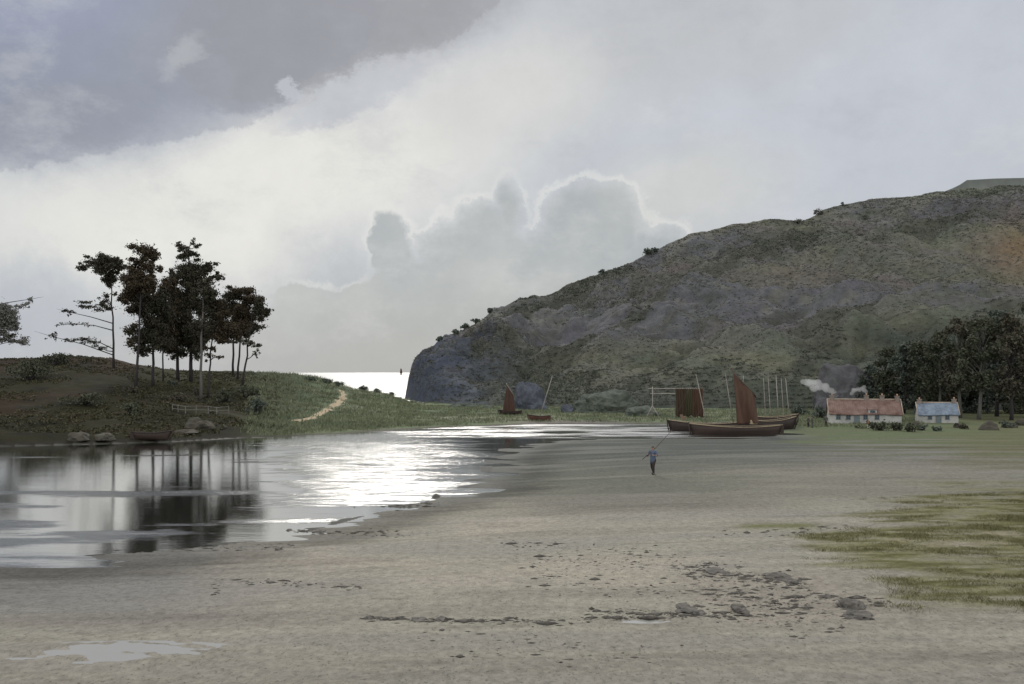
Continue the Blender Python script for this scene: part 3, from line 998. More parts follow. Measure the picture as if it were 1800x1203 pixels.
def cover():
    # hill heather
    k = 75000
    ii = (rng.random(k) ** 0.8 * 188).astype(int); jj = rng.integers(25, 600, k)
    X, Y, Z = (HILL[q][ii, jj] for q in 'XYZ')
    w = fbm(X * .02, Y * .02, Z * 0.03, 3) + rng.normal(0, .3, k) > -0.25
    ok = w & (Z > 1) & ((HILL['px'][jj] > 820) | (rng.random(k) < .2))
    P = np.stack([X, Y, Z], 1)[ok]
    scrub('heather', P, rng.uniform(0.4, 0.95, len(P)) * P[:, 1] / 420, 6, 0.46, LEAF_HILL, 'low brown green heather and gorse covering the headland', 'heather', .3)
    # darker gorse in bands and along the foot of the slope
    k = 26000
    ii = (rng.random(k) ** 1.2 * 186).astype(int); jj = rng.integers(60, 610, k)
    X, Y, Z = (HILL[q][ii, jj] for q in 'XYZ'); pxh = HILL['px'][jj]
    sch = ii / 189.0; pyh = HY + (H - Z) / Y * F
    w = fbm(pxh * .005, sch * 8 - pxh * .004, 3.3, 5) + 1.1 * sstep(610, 690, pyh) + .9 * sstep(1500, 1640, pxh) * sstep(550, 610, pyh) - .25 + .5 * fbm(X * .05, Y * .05, 1., 3)
    ok = (w > 0.22) & (Z > .5) & ((pxh > 900) | (rng.random(k) < .25))
    P = np.stack([X, Y, Z], 1)[ok]
    scrub('gorse', P, rng.uniform(0.5, 1.5, len(P)) * P[:, 1] / 420, 14, 0.34, LEAF_GORSE, 'dark gorse thickets in bands along the lower headland slopes', 'gorse', .55)
    # left bank undergrowth
    px = rng.uniform(-200, 490, 12000); Y = rng.uniform(118, 232, 12000)
    X = (px - 900) / F * Y
    z = ground_z(X, Y); d = water_dist(X, Y)
    keep = (d > 1.6) & (z > 0.3) & (fbm(X * .12, Y * .12, 3, 3) > -0.35)
    P = np.stack([X, Y, z - .05], 1)[keep]
    scrub('undergrowth', P, rng.uniform(0.2, 0.6, len(P)), 10, 0.42, LEAF_DARK, 'dark rough undergrowth covering the left river bank', 'undergrowth')
    # spit and flats
    px = rng.uniform(430, 1620, 20000); Y = rng.uniform(128, 265, 20000)
    X = (px - 900) / F * Y
    z = ground_z(X, Y); d = water_dist(X, Y)
    ny = interp(px, BAS)
    keep = (d > 1.0) & (z > 0.12) & (Y < ny + 4) & (fbm(X * .06, Y * .06, 9, 3) > -0.2 - 0.5 * (px < 720)) & ~((px > 1180) & (Y < 146))
    pd = np.full(len(X), 1e9)
    for q in PATHC: pd = np.minimum(pd, (X - q[0]) ** 2 + ((Y - q[1]) * .6) ** 2)
    keep &= pd > 1.3
    P = np.stack([X, Y, z - .05], 1)[keep]
    tufts('grass', P, rng.uniform(0.18, 0.5, len(P)) * np.where(px[keep] < 740, 1.2, .9), 9, .12, LEAF_SPIT, 'pale green rough grass on the spit and far shore', 'grass', .45, 1.4)
    # turf in the right foreground
    px = rng.uniform(1230, 2050, 90000); Y = rng.uniform(30, 64, 90000)
    X = (px - 900) / F * Y
    z = ground_z(X, Y); py = HY + (H - z) / Y * F
    st = fbm(X * .1, Y * .55, 3., 5); pt = fbm(X * .11, Y * .16, 6., 4)
    gm = (px + 60 * pt - 1560) / 420 + 0.34 * st - 0.002 * np.abs(py - 970) + 0.34
    clump = fbm(X * .7, Y * .9, 2., 3)
    keep = (gm > 0.02) & (py + 16 * st < 1072) & (py > 866) & (px + 160 * pt > 1310) & (rng.random(len(px)) < np.clip(gm * .7 + .3 * clump, .02, .7))
    P = np.stack([X, Y, z - .01], 1)[keep]
    tufts('grass', P, rng.uniform(0.03, 0.08, len(P)) * np.clip(.9 + 1.0 * clump[keep], .5, 1.9), 6, .09, LEAF_GRASS, 'short olive turf creeping over the sand at right', 'grass', .7, 1.6)


cover()


# ------------------------------------------------------------------ pines on the left bank
BARK = mat_plain('pine_bark', (0.036, 0.033, 0.034), 0.9, 0.35, 2.0, stretch=(2, 2, 0.3), bump=0.5)
BARK_PALE = mat_plain('pale_bark', (0.10, 0.098, 0.092), 0.9, 0.35, 2.0, stretch=(2, 2, 0.3), bump=0.5)
NEEDLE = mat_leaf('pine_needles', (0.02, 0.022, 0.015), (0.06, 0.055, 0.036), 0.3)
NEEDLE_BROWN = mat_leaf('brown_pine_needles', (0.028, 0.023, 0.014), (0.068, 0.054, 0.034), 0.3)
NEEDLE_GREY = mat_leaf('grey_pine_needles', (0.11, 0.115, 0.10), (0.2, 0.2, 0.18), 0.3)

# px, base row, top px, top row, trunk half width px, crown clumps (px, row, rx, ry, density)
PINES = [
    (200, 648, 194, 468, 2.2, NEEDLE, BARK, 'leaning pine at the left end of the clump with long bare lower boughs',
     [(186, 468, 28, 18, 1), (166, 462, 22, 10, .8), (206, 466, 13, 14, .8), (146, 470, 14, 7, .7), (196, 490, 16, 14, .9), (160, 540, 34, 8, .45), (122, 549, 12, 8, .5), (186, 530, 16, 14, .5),
      (150, 598, 38, 7, .3), (92, 592, 14, 8, .3), (178, 612, 22, 6, .35), (132, 570, 30, 5, .2)]),
    (238, 684, 252, 436, 2.6, NEEDLE_BROWN, BARK, 'tall brown topped pine second from the left, its crown highest on that side',
     [(252, 440, 24, 15, 1), (270, 446, 14, 13, .8), (246, 462, 20, 12, .9), (262, 470, 20, 12, .9), (238, 495, 30, 24, 1), (262, 500, 22, 24, 1), (225, 520, 20, 16, .9), (228, 602, 20, 7, .5)]),
    (270, 680, 266, 520, 2.8, NEEDLE, BARK, 'pine third from the left under the brown crown with a low dark skirt',
     [(256, 530, 34, 24, 1), (282, 535, 24, 28, 1), (268, 566, 34, 20, 1), (258, 590, 34, 22, 1), (246, 614, 22, 10, .8), (284, 604, 26, 18, .9)]),
    (287, 671, 290, 500, 1.6, NEEDLE_BROWN, BARK, 'thin brown trunked pine fourth from the left in the clump',
     [(292, 506, 17, 22, .9), (296, 545, 18, 22, .9), (290, 580, 24, 20, .9), (296, 610, 18, 12, .8)]),
    (313, 668, 306, 485, 3.0, NEEDLE, BARK, 'stout pine in the middle of the clump between two taller crowns',
     [(306, 490, 15, 18, .9), (312, 525, 22, 26, 1), (318, 570, 24, 24, 1), (308, 600, 28, 22, .9), (318, 622, 16, 10, .7)]),
    (336, 671, 332, 434, 3.4, NEEDLE, BARK, 'tallest dark pine of the clump with a forked ragged top',
     [(316, 432, 13, 6, .7), (345, 432, 14, 6, .6), (340, 426, 5, 8, .6), (330, 446, 18, 10, .8), (322, 452, 12, 7, .7), (336, 470, 28, 14, .9), (365, 470, 18, 10, .8), (348, 494, 34, 18, 1), (384, 488, 13, 9, .7), (335, 530, 26, 30, 1), (340, 585, 30, 30, 1), (345, 616, 20, 12, .8), (326, 485, 16, 14, .8)]),
    (353, 702, 358, 490, 2.8, NEEDLE, BARK_PALE, 'pine with the pale grey trunk standing nearest the water',
     [(362, 512, 24, 18, .9), (372, 540, 22, 22, 1), (362, 575, 20, 20, .9)]),
    (364, 698, 376, 540, 2.0, NEEDLE_BROWN, BARK, 'brown leaved pine just right of the pale trunk with low hanging sprays',
     [(384, 552, 24, 20, 1), (386, 582, 28, 24, 1), (374, 612, 16, 8, .5), (382, 628, 10, 6, .4), (366, 625, 10, 10, .5), (356, 610, 8, 6, .4)]),
    (410, 661, 410, 510, 2.2, NEEDLE, BARK, 'left of the three slim pines at the right end of the clump',
     [(410, 520, 24, 14, 1), (402, 545, 24, 20, 1), (398, 580, 28, 24, 1), (404, 600, 18, 7, .5)]),
    (418, 666, 428, 508, 2.0, NEEDLE_BROWN, BARK, 'middle of the three slim pines with a rounded brown crown',
     [(430, 512, 24, 9, 1), (444, 528, 22, 14, 1), (426, 548, 24, 22, 1), (432, 576, 28, 22, 1)]),
    (426, 677, 446, 540, 2.0, NEEDLE, BARK, 'right hand of the three slim pines with sprays reaching over the bay',
     [(454, 545, 18, 20, .9), (472, 546, 11, 7, .5), (448, 578, 16, 10, .6), (462, 574, 12, 5, .4), (442, 604, 20, 8, .6), (448, 622, 8, 10, .5), (422, 600, 16, 5, .4)]),
    (-28, 640, -20, 520, 3.0, NEEDLE_GREY, BARK, 'faint grey pine cut off by the left edge',
     [(10, 560, 26, 26, .7), (38, 540, 20, 8, .4), (54, 526, 8, 6, .4), (-20, 545, 40, 22, .8), (22, 600, 28, 12, .5), (5, 585, 24, 18, .6), (-45, 590, 40, 16, .8)]),
]


def make_pines():
    for i, (px, by, tx, ty, hw, leafm, bark, label, cl) in enumerate(PINES):
        rg = np.random.default_rng(100 + i)
        b = place(px, by) if px > -10 else gpt(px, 205)
        Y = b[1]; k = Y / F
        root = empty('pine_tree', b, label, 'tree', 'pine trees on the left bank' if px > 0 else None)
        top = at(tx, ty, Y + rg.uniform(-.5, .5))
        m = MB()
        pts, rad = [], []
        for q in range(9):
            t = q / 8
            p = (1 - t) * b + t * top
            p = p + np.array((rg.normal(0, .1), rg.normal(0, .1), 0)) * (0 < q < 8)
            if q == 0: p = p - np.array((0, 0, 0.5))
            pts.append(p); rad.append(hw * k * (1.15 if q == 0 else 1) * (1 - 0.72 * t))
        m.tube(pts, rad, 9)
        clumps, dens = [], []
        LP = []
        for (cx, cy, rx, ry, dn) in cl:
            ctr = at(cx, cy, Y + rg.normal(0, 1) * min(rx, 18) * k * 0.5)
            rx *= 1.04; ry *= 1.06
            r = (rx * k, max(rx, ry) * k * 0.9, ry * k)
            # a limb reaching the clump from lower down on the trunk
            zt = np.clip(ctr[2] - abs(ctr[0] - b[0]) * rg.uniform(0.15, .45), b[2] + 2, top[2])
            tt = np.clip((zt - b[2]) / max(top[2] - b[2], 1), 0, 1)
            s = (1 - tt) * b + tt * top
            mid = (s + ctr) / 2 + np.array((0, 0, rg.uniform(-.3, .5)))
            m.tube([s, mid, ctr, ctr + (ctr - s) * 0.3], [0.11, 0.08, 0.05, 0.015], 5)
            # sub-clumps for an uneven outline
            ns = max(4, int(6 + rx * ry / 70))
            for q in range(ns):
                dd = rg.normal(size=3); dd /= np.linalg.norm(dd)
                f = rg.uniform(0.4, 1.08)
                cc = ctr + dd * np.array(r) * f
                rr = np.array(r) * rg.uniform(0.2, 0.46)
                rr[2] = max(rr[2], 0.25); rr = np.maximum(rr, 0.25)
                LP.append((cc, rr, dn))
                if rg.random() < 0.5:
                    m.tube([ctr, (ctr + cc) / 2, cc], [0.045, 0.03, 0.012], 4)
            LP.append((ctr, np.array(r) * (0.84 if dn > .6 else .5), dn))
        P = [cloud_points([(c_, r_)], 100 * d_ * (1.0 if d_ > .6 else .8), rg, 0.3) for c_, r_, d_ in LP]
        P = np.concatenate(P)
        v, f = leaf_quads(P, np.full(len(P), 0.21), rg, 2.1)
        m.build('trunk', bark, root, True)
        link_mesh('crown', v, f, leafm, root)


make_pines()


# ------------------------------------------------------------------ generic broadleaf tree and bush
def broad_tree(px, Y, h, w, leafm, bark, label, group, seed, bare=0.25, name='tree', zoff=0.0, dens=16, leaf=0.42, b=None):
    rg = np.random.default_rng(seed)
    if b is None: b = gpt(px, Y)
    b = np.array(b) + np.array((0, 0, zoff))
    root = empty(name, b, label, 'tree', group)
    m = MB()
    top = b + np.array((rg.normal(0, .4), rg.normal(0, .4), h * 0.86))
    pts = [b - np.array((0, 0, .4))] + [b + (top - b) * t + np.array((rg.normal(0, .12), rg.normal(0, .12), 0)) for t in (0.15, .3, .5, .7, .85, 1)]
    m.tube(pts, [h * .021, h * .017, h * .015, h * .012, h * .008, h * .005, h * .002], 8)
    cl = []
    for q in range(34):
        t = rg.uniform(0, 1)
        zz = b[2] + h * (bare + (1 - bare) * t)
        env = math.sin(math.pi * min(1, 0.18 + 0.80 * t)) ** 0.6
        a = rg.uniform(0, 2 * math.pi); rr = w / 2 * env * rg.uniform(0.25, .85)
        c = np.array((b[0] + math.cos(a) * rr, b[1] + math.sin(a) * rr, zz))
        r = w * rg.uniform(0.10, .21)
        cl.append((c, (r, r, r * 0.75)))
        s = pts[2] + (top - pts[2]) * np.clip(t - .15, 0, 1)
        m.tube([s, (s + c) / 2 + np.array((0, 0, .2)), c], [h * .006, h * .004, h * .0015], 5)
    P = cloud_points(cl, dens, rg, 0.4)
    P = P[P[:, 2] > b[2] + h * bare * 0.6]
    v, f = leaf_quads(P, np.full(len(P), leaf), rg, 1.4)
    m.build('trunk', bark, root, True)
    link_mesh('crown', v, f, leafm, root)
    return root


def bush(b, w, h, leafm, label, group, seed, dens=26, leaf=0.3, name='bush'):
    rg = np.random.default_rng(seed)
    b = np.array(b, float)
    root = empty(name, b, label, 'bush', group)
    m = MB(); cl = []
    for q in range(9):
        a = rg.uniform(0, 2 * math.pi); rr = w / 2 * rg.uniform(0, .75)
        c = b + np.array((math.cos(a) * rr, math.sin(a) * rr, h * rg.uniform(.25, .8) * (1 - 0.35 * rr / w)))
        r = w * rg.uniform(.14, .26)
        cl.append((c, (r, r, min(r, h * .35))))
        m.tube([b - np.array((0, 0, .15)), (b + c) / 2, c], [w * .018 + .015, w * .012 + .01, .01], 5)
    P = cloud_points(cl, dens, rg, .45)
    v, f = leaf_quads(P, np.full(len(P), leaf), rg, 1.4)
    m.build('stem', BARK, root, True)
    link_mesh('foliage', v, f, leafm, root)
    return root


WOOD_A = mat_leaf('wood_leaves', (0.035, 0.043, 0.028), (0.085, 0.092, 0.06), 0.15)
WOOD_B = mat_leaf('brown_wood_leaves', (0.042, 0.04, 0.03), (0.092, 0.086, 0.06), 0.15)
WOOD_C = mat_leaf('blue_green_leaves', (0.04, 0.054, 0.046), (0.11, 0.125, 0.10), 0.15)


def woods():
    g = 'trees of the wood behind the cottages'
    L = [  # px, top row, depth, width px, leaf, bark, bare, label
        (1556, 618, 196, 60, WOOD_A, BARK, .1, 'dark tree rising directly behind the right end of the red roofed cottage'),
        (1590, 606, 192, 62, WOOD_C, BARK, .1, 'blue green tree filling the gap between the two cottages'),
        (1622, 600, 188, 60, WOOD_A, BARK, .12, 'dark green tree over the left end of the blue roof'),
        (1654, 585, 182, 66, WOOD_A, BARK_PALE, .3, 'tree with a thin pale trunk directly behind the blue roof'),
        (1688, 566, 172, 76, WOOD_B, BARK_PALE, .30, 'brown leaved tree with a pale trunk just right of the blue roofed cottage'),
        (1720, 552, 166, 80, WOOD_A, BARK_PALE, .30, 'tall tree with the longest pale trunk, near the right edge of the wood'),
        (1752, 548, 178, 84, WOOD_C, BARK, .2, 'blue green tree behind the tall pale trunked tree'),
        (1778, 556, 164, 80, WOOD_B, BARK, .28, 'brown tree near the right edge with a dark bare trunk'),
        (1812, 540, 174, 90, WOOD_A, BARK, .15, 'dark tree cut by the right edge of the view'),
        (1862, 540, 170, 100, WOOD_B, BARK, .15, 'brown tree just outside the right edge'),
        (1526, 640, 204, 46, WOOD_C, BARK, .1, 'small blue green tree beside the crag above the red roof'),
        (1700, 590, 196, 80, WOOD_A, BARK, .1, 'shadowy tree in the back row right of the blue roof'),
        (1640, 622, 204, 70, WOOD_C, BARK, .1, 'back row tree showing above the gap beside the blue roof'),
        (1740, 590, 200, 80, WOOD_B, BARK, .1, 'back row brown tree between the tall trunks at right'),
        (1668, 600, 214, 80, WOOD_C, BARK, .05, 'blue green tree at the back between the brown tree and the blue roof'),
        (1776, 570, 212, 90, WOOD_C, BARK, .05, 'blue green tree at the very back near the right edge'),
        (1605, 640, 214, 60, WOOD_A, BARK, .05, 'small dark tree at the back above the gap between the cottages'),
        (1575, 650, 206, 56, WOOD_B, BARK, .05, 'small brown tree over the right chimney of the red roofed cottage'),
        (1722, 612, 192, 70, WOOD_C, BARK, .02, 'low leafy tree filling in behind the longest pale trunk'),
        (1800, 600, 190, 80, WOOD_A, BARK, .02, 'low dark tree filling the right edge under the brown crown'),
        (1664, 650, 190, 56, WOOD_B, BARK, .02, 'low brown tree just behind the right end of the blue roof'),
    ]
    for i, (px, ty, Y, wpx, lm, bk, bare, lab) in enumerate(L):
        b = gpt(px, Y)
        h = (H - (ty - HY) / F * Y) - b[2]
        broad_tree(px, Y, h, wpx * Y / F * 1.15, lm, bk, lab, g, 300 + i, bare, dens=34, leaf=0.36)


woods()


def bushes():
    g1 = 'bushes along the crest of the spit'
    for i, (px, Y, wpx, hpx, lab) in enumerate([
            (546, 238, 26, 8, 'low dark bush at the left end of the spit crest, below the sea horizon'),
            (572, 243, 26, 10, 'second dark bush on the falling spit crest'),
            (594, 248, 20, 10, 'rounded bush on the spit crest left of the path head'),
            (640, 256, 24, 9, 'bush on the low spit crest just right of the path'),
            (664, 259, 26, 11, 'widest bush on the spit crest against the bright sea'),
            (688, 260, 18, 8, 'last small bush on the spit crest before the cliff')]):
        b = gpt(px, Y); b[2] -= .1
        bush(b, wpx * Y / F, hpx * Y / F, WOOD_C, lab, g1, 400 + i)
    g2 = 'bushes on the left bank'
    for i, (px, py, wpx, hpx, lm, lab) in enumerate([
            (452, 728, 46, 30, WOOD_C, 'blue green bush with pale flowers by the shore right of the pines'),
            (428, 700, 60, 26, WOOD_A, 'broad dark bush under the three slim pines'),
            (395, 705, 44, 24, WOOD_A, 'dark bush right of the pale pine trunk'),
            (310, 706, 64, 18, WOOD_B, 'reddish brown bush at the feet of the middle pines'),
            (345, 694, 34, 16, WOOD_B, 'rusty bush between the stout trunks'),
            (304, 678, 26, 12, WOOD_C, 'small round green bush behind the thin trunk'),
            (226, 690, 40, 16, WOOD_B, 'brown bush at the foot of the second pine'),
            (50, 668, 100, 36, WOOD_A, 'large dark bush on the bank at the far left'),
            (150, 712, 80, 26, WOOD_A, 'dark bush half way down the bank left of the pines'),
            (95, 642, 80, 22, WOOD_A, 'dark bush on the bank crest at left'),
            (235, 728, 60, 22, WOOD_A, 'dark bush low on the bank above the brown boat')]):
        b = place(px, py); b[2] -= .15
        bush(b, wpx * b[1] / F, hpx * b[1] / F, lm, lab, g2, 430 + i, leaf=.26)
    g3 = 'bushes on the headland skyline'
    for i, (px, wpx, hpx, lab) in enumerate([
            (771, 16, 11, 'round bush standing alone on the cliff top'), (800, 20, 10, 'bush on the cliff edge right of the round one'),
            (818, 24, 12, 'wide bush where the cliff top steepens'), (838, 22, 10, 'bush just below the step in the skyline'), (862, 16, 10, 'bush at the top of the skyline step'),
            (1058, 20, 9, 'bush on the long skyline above the dark sail'), (1138, 26, 12, 'bush on the skyline above the drying nets'), (1152, 20, 9, 'smaller bush beside the skyline clump'),
            (1398, 30, 9, 'low bush in the skyline notch'), (1440, 20, 11, 'bush on the right lip of the skyline notch'), (1482, 8, 9, 'tiny lone bush on the upper skyline')]):
        j = int(np.argmin(np.abs(HILL['px'] - px))); k = 186
        b = np.array((HILL['X'][k, j], HILL['Y'][k, j], HILL['Z'][k, j] - .2)); s = b[1] / F
        bush(b, wpx * s, hpx * s, WOOD_C if i < 8 else LEAF_HILL, lab, g3, 460 + i, dens=12, leaf=.5)
    g4 = 'garden bushes before the cottages'
    for i, (px, py, wpx, hpx, lm, lab) in enumerate([
            (1514, 753, 26, 10, LEAF_SPIT, 'low green bush under the red cottage wall'),
            (1548, 757, 44, 19, WOOD_A, 'dark bush hiding the right part of the red cottage wall'),
            (1572, 757, 34, 17, WOOD_A, 'dark bush at the right corner of the red cottage'),
            (1598, 759, 34, 18, WOOD_A, 'rounded dark bush in the gap between the cottages'),
            (1622, 757, 26, 12, WOOD_C, 'blue green bush at the left corner of the blue roofed cottage'),
            (1648, 758, 30, 10, WOOD_C, 'low bush before the wall of the blue roofed cottage'),
            (1690, 754, 30, 12, WOOD_B, 'brown bush right of the blue roofed cottage'),
            (1768, 752, 40, 14, WOOD_C, 'blue green bush under the right hand trees'),
            (1440, 735, 44, 22, WOOD_C, 'bush on the green slope left of the red cottage'),
            (1405, 730, 44, 22, WOOD_C, 'bush behind the cluster of masts')]):
        b = place(px, py); b[2] -= .1
        bush(b, wpx * b[1] / F, hpx * b[1] / F, lm, lab, g4, 480 + i, leaf=.24, dens=40)


bushes()


# ------------------------------------------------------------------ rocks
def rock(b, w, dp, h, mat, label, group=None, seed=0, name='rock', amp=.28, sub=4, sink=.2, rot=0.0):
    bm = bmesh.new()
    bmesh.ops.create_icosphere(bm, subdivisions=sub, radius=1)
    co = np.array([v.co[:] for v in bm.verts])
    n = fbm(co[:, 0] * 1.3 + seed * 3.1, co[:, 1] * 1.3, co[:, 2] * 1.3 + seed, 5, .55)
    # facets
    q = np.round((co + seed * .1) * 2.2) / 2.2
    n2 = vnoise(q[:, 0] * 5 + seed, q[:, 1] * 5, q[:, 2] * 5)
    co = co * (1 + amp * n + amp * .3 * n2)[:, None]
    c, s = math.cos(rot), math.sin(rot)
    co = co * np.array((w / 2, dp / 2, h))
    co[:, 2] = np.where(co[:, 2] < 0, co[:, 2] * 0.3, co[:, 2])
    co = np.stack([co[:, 0] * c - co[:, 1] * s, co[:, 0] * s + co[:, 1] * c, co[:, 2]], 1)
    faces = [tuple(v.index for v in f.verts) for f in bm.faces]
    bm.free()
    b = np.array(b, float)
    o = link_mesh(name, co + b - np.array((0, 0, sink * h)), faces, mat, loc=b)
    return tag(o, label, 'rock', group)


SLATE = mat_plain('slate_rock', (0.07, 0.078, 0.098), 0.9, .4, .5, bump=.8)
MOSSROCK = mat_plain('mossy_rock', (0.065, 0.08, 0.066), 0.9, .4, .6, c2=(.115, .13, .11), bump=.8)
PALEROCK = mat_plain('pale_bank_rock', (0.06, 0.056, 0.044), 0.9, .35, .8, bump=.8)
DARKSTONE = mat_plain('dark_beach_stone', (0.062, 0.057, 0.05), 0.8, .5, 2.5, c2=(.14, .13, .115), bump=.5)
VIOLET = mat_plain('violet_rock', (0.085, 0.08, 0.092), 0.9, .35, .5, c2=(.115, .12, .125), bump=.8)


def rocks():
    s = 205 / F
    b = gpt(1488, 206)
    rock(b, 118 * s, 60 * s, 76 * s, VIOLET, 'large violet grey crag behind the red roofed cottage', seed=3, name='crag', sub=5, sink=.08)
    b = gpt(1064, 196)
    rock(b, 112 * 196 / F, 8, 37 * 196 / F, MOSSROCK, 'broad mossy outcrop behind the shore left of the drying frame', 'shore outcrops', 5, name='outcrop', sub=5, sink=.05)
    b = gpt(1128, 182)
    rock(b, 60 * 182 / F, 5, 16 * 182 / F, MOSSROCK, 'low mossy outcrop behind the foot of the drying frame', 'shore outcrops', 6, name='outcrop', sink=.05)
    b = gpt(998, 196)
    rock(b, 28 * 196 / F, 2.5, 13 * 196 / F, SLATE, 'small slate boulder at the left end of the mossy outcrop', 'shore outcrops', 7, name='boulder', sink=.05)
    b = gpt(934, 214)
    rock(b, 58 * 214 / F, 6, 42 * 214 / F, SLATE, 'rounded blue boulder at the cliff foot right of the dark sail', 'shore outcrops', 8, name='boulder', sub=5, sink=.08)
    for i, (px, Y, w, h, lab) in enumerate([(800, 228, 22, 7, 'grey rock at the foot of the cliff, leftmost'), (826, 226, 30, 8, 'long low rock at the cliff foot'), (858, 224, 22, 5, 'flat rock left of the dark sail')]):
        rock(gpt(px, Y), w * Y / F, 2, h * Y / F, MOSSROCK, lab, 'rocks at the cliff foot', 20 + i, sub=3, sink=.1)
    g = 'rocks on the left bank'
    for i, (px, py, w, h, lab) in enumerate([
            (140, 772, 34, 20, 'pale rock at the waterline, leftmost on the bank'), (185, 772, 30, 14, 'pale rock at the waterline left of the brown boat'),
            (348, 752, 40, 22, 'pale rock face above the water under the fence'), (325, 760, 34, 10, 'low slab beside the pale rock face')]):
        b = place(px, py)
        rock(b, w * 1.15 * b[1] / F, 2.6, h * .72 * b[1] / F, PALEROCK, lab, g, 40 + i, sub=3, amp=.4, sink=.1)
    g = 'boulders right of the cottages'
    for i, (px, py, w, h, lab) in enumerate([
            (1738, 756, 36, 15, 'arched pale boulder on the strand right of the cottages'), (1776, 752, 30, 10, 'pale boulder right of the arched one'), (1797, 748, 26, 12, 'boulder at the right edge of the strand'),
            (1610, 748, 16, 9, 'small pale boulder before the gap between the cottages'), (1682, 752, 12, 8, 'ochre boulder at the right corner of the blue roofed cottage')]):
        b = place(px, py)
        rock(b, w * b[1] / F, 1.8, h * b[1] / F, PALEROCK, lab, g, 60 + i, sub=3, sink=.1)
    g = 'dark stones on the foreground sand'
    for i, (px, py, w, h, lab) in enumerate([
            (1366, 1014, 46, 12, 'largest dark stone in the middle of the right foreground'), (1392, 1022, 30, 8, 'flat dark stone touching the largest one'),
            (1262, 1006, 40, 7, 'long flat stone left of the largest one'), (1206, 1070, 44, 8, 'dark slab at the left end of the lower stone line'),
            (1228, 1078, 26, 6, 'small slab right of the long dark slab'), (1300, 1072, 34, 12, 'dark green weedy stone'),
            (1495, 1066, 50, 14, 'violet grey stone beside the turf'), (1508, 1082, 46, 12, 'lower violet stone nearest the bottom right'),
            (1450, 1050, 18, 10, 'small upright stone at the turf edge'), (648, 1088, 16, 8, 'lone dark stone at the left end of the drift line'),
            (672, 1089, 12, 6, 'small stone right of the lone dark one'), (735, 1090, 24, 6, 'flat stone along the drift line at centre'), (776, 1090, 18, 7, 'dark stone at the right of the drift line'),
            (508, 934, 16, 7, 'dark stone in the shallows below the bright water'), (560, 934, 22, 5, 'flat stone beside the shallows'), (768, 874, 12, 8, 'stone at the tip of the shallow water'),
            (570, 902, 20, 5, 'left of the dark stones awash at the water edge'), (600, 900, 26, 5, 'right of the dark stones awash at the water edge'), (490, 966, 14, 6, 'small dark stone on the wet edge of the sand')]):
        b = place(px, py); s = b[1] / F
        rock(b, w * s, w * s * 1.6 + .1, h * s * .8, DARKSTONE, lab, g, 80 + i, name='stone', sub=4, amp=.4, sink=.35)


rocks()


def drift():
    """pebbles and weed left in lines on the sand"""
    segs = [(640, 1088, 1000, 1094, 240, 5), (1010, 1088, 1240, 1082, 160, 6), (950, 985, 1300, 1000, 200, 12), (1180, 1000, 1420, 1030, 320, 14), (1240, 1040, 1420, 1070, 260, 18),
            (420, 1020, 640, 1034, 110, 6), (880, 955, 1200, 975, 130, 10), (1380, 1046, 1560, 1060, 160, 10), (560, 905, 780, 885, 220, 5), (120, 968, 520, 962, 240, 7), (380, 1025, 380, 1040, 20, 10),
            (1250, 940, 1500, 930, 80, 10), (700, 1110, 1200, 1160, 70, 40), (900, 1000, 1500, 1090, 420, 40), (1040, 1075, 1340, 1085, 260, 6), (500, 935, 720, 940, 160, 6)]
    P, S = [], []
    Yq = np.linspace(20, 90, 1400)
    for (x0, y0, x1, y1, n, sp) in segs:
        for q in range(int(n * 1.5)):
            t = rng.random()
            px = x0 + (x1 - x0) * t + rng.normal(0, 6); py = y0 + (y1 - y0) * t + rng.normal(0, sp * .5)
            X = (px - 900) / F * Yq
            P.append((px, py)); S.append(abs(rng.normal(0, 1)) ** 1.7 * .013 + .004)
    P = np.array(P); S = np.array(S)
    # intersect with the gently sloping sand by iteration
    Y = np.full(len(P), 40.0)
    for _ in range(12):
        z = ground_z((P[:, 0] - 900) / F * Y, Y)
        Y = 0.5 * Y + 0.5 * np.clip((H - z) * F / (P[:, 1] - HY), 15, 120)
    X = (P[:, 0] - 900) / F * Y
    z = ground_z(X, Y)
    base = np.array([(0, 0, 1), (1, 0, 0), (0, 1, 0), (-1, 0, 0), (0, -1, 0), (0, 0, -.6)], float)
    fc = np.array([(0, 1, 2), (0, 2, 3), (0, 3, 4), (0, 4, 1), (5, 2, 1), (5, 3, 2), (5, 4, 3), (5, 1, 4)])
    n = len(P)
    sc = S[:, None, None] * np.stack([rng.uniform(1, 4.5, n), rng.uniform(1, 2.5, n), rng.uniform(.5, 1.1, n)], 1)[:, None, :]
    V = base[None] * sc * rng.uniform(.75, 1.25, (n, 6, 3)) + np.stack([X, Y, z + S * .15], 1)[:, None, :]
    Fc = (fc[None] + (np.arange(n) * 6)[:, None, None]).reshape(-1, 3)
    o = link_mesh('pebbles', V.reshape(-1, 3), Fc, DARKSTONE)
    tag(o, 'dark pebbles and weed strewn in lines over the sand', 'pebbles', kind='stuff')


drift()


# ------------------------------------------------------------------ path on the spit
def path():
    m = mat_plain('path_sand', (0.36, 0.29, 0.19), .95, .25, 1.5)
    C = PATHC
    from_ = np.gradient(C[:, :2], axis=0); nrm = np.stack([-from_[:, 1], from_[:, 0]], 1); nrm /= np.linalg.norm(nrm, axis=1)[:, None] + 1e-9
    V = []
    for i in range(len(C)):
        w = 0.85 * (1 + .3 * math.sin(i * .9)) * (1 if i < 45 else .8)
        for s in (-1, -.4, .4, 1):
            q = C[i, :2] + nrm[i] * w * s
            V.append((q[0], q[1], float(ground_z(q[0], np.array(q[1]))) + (.07 if abs(s) < 1 else -.03)))
    o = link_mesh('path', V, grid_faces(len(C), 4), m, smooth=True)
    tag(o, 'sandy path climbing the green spit', 'path', kind='structure')


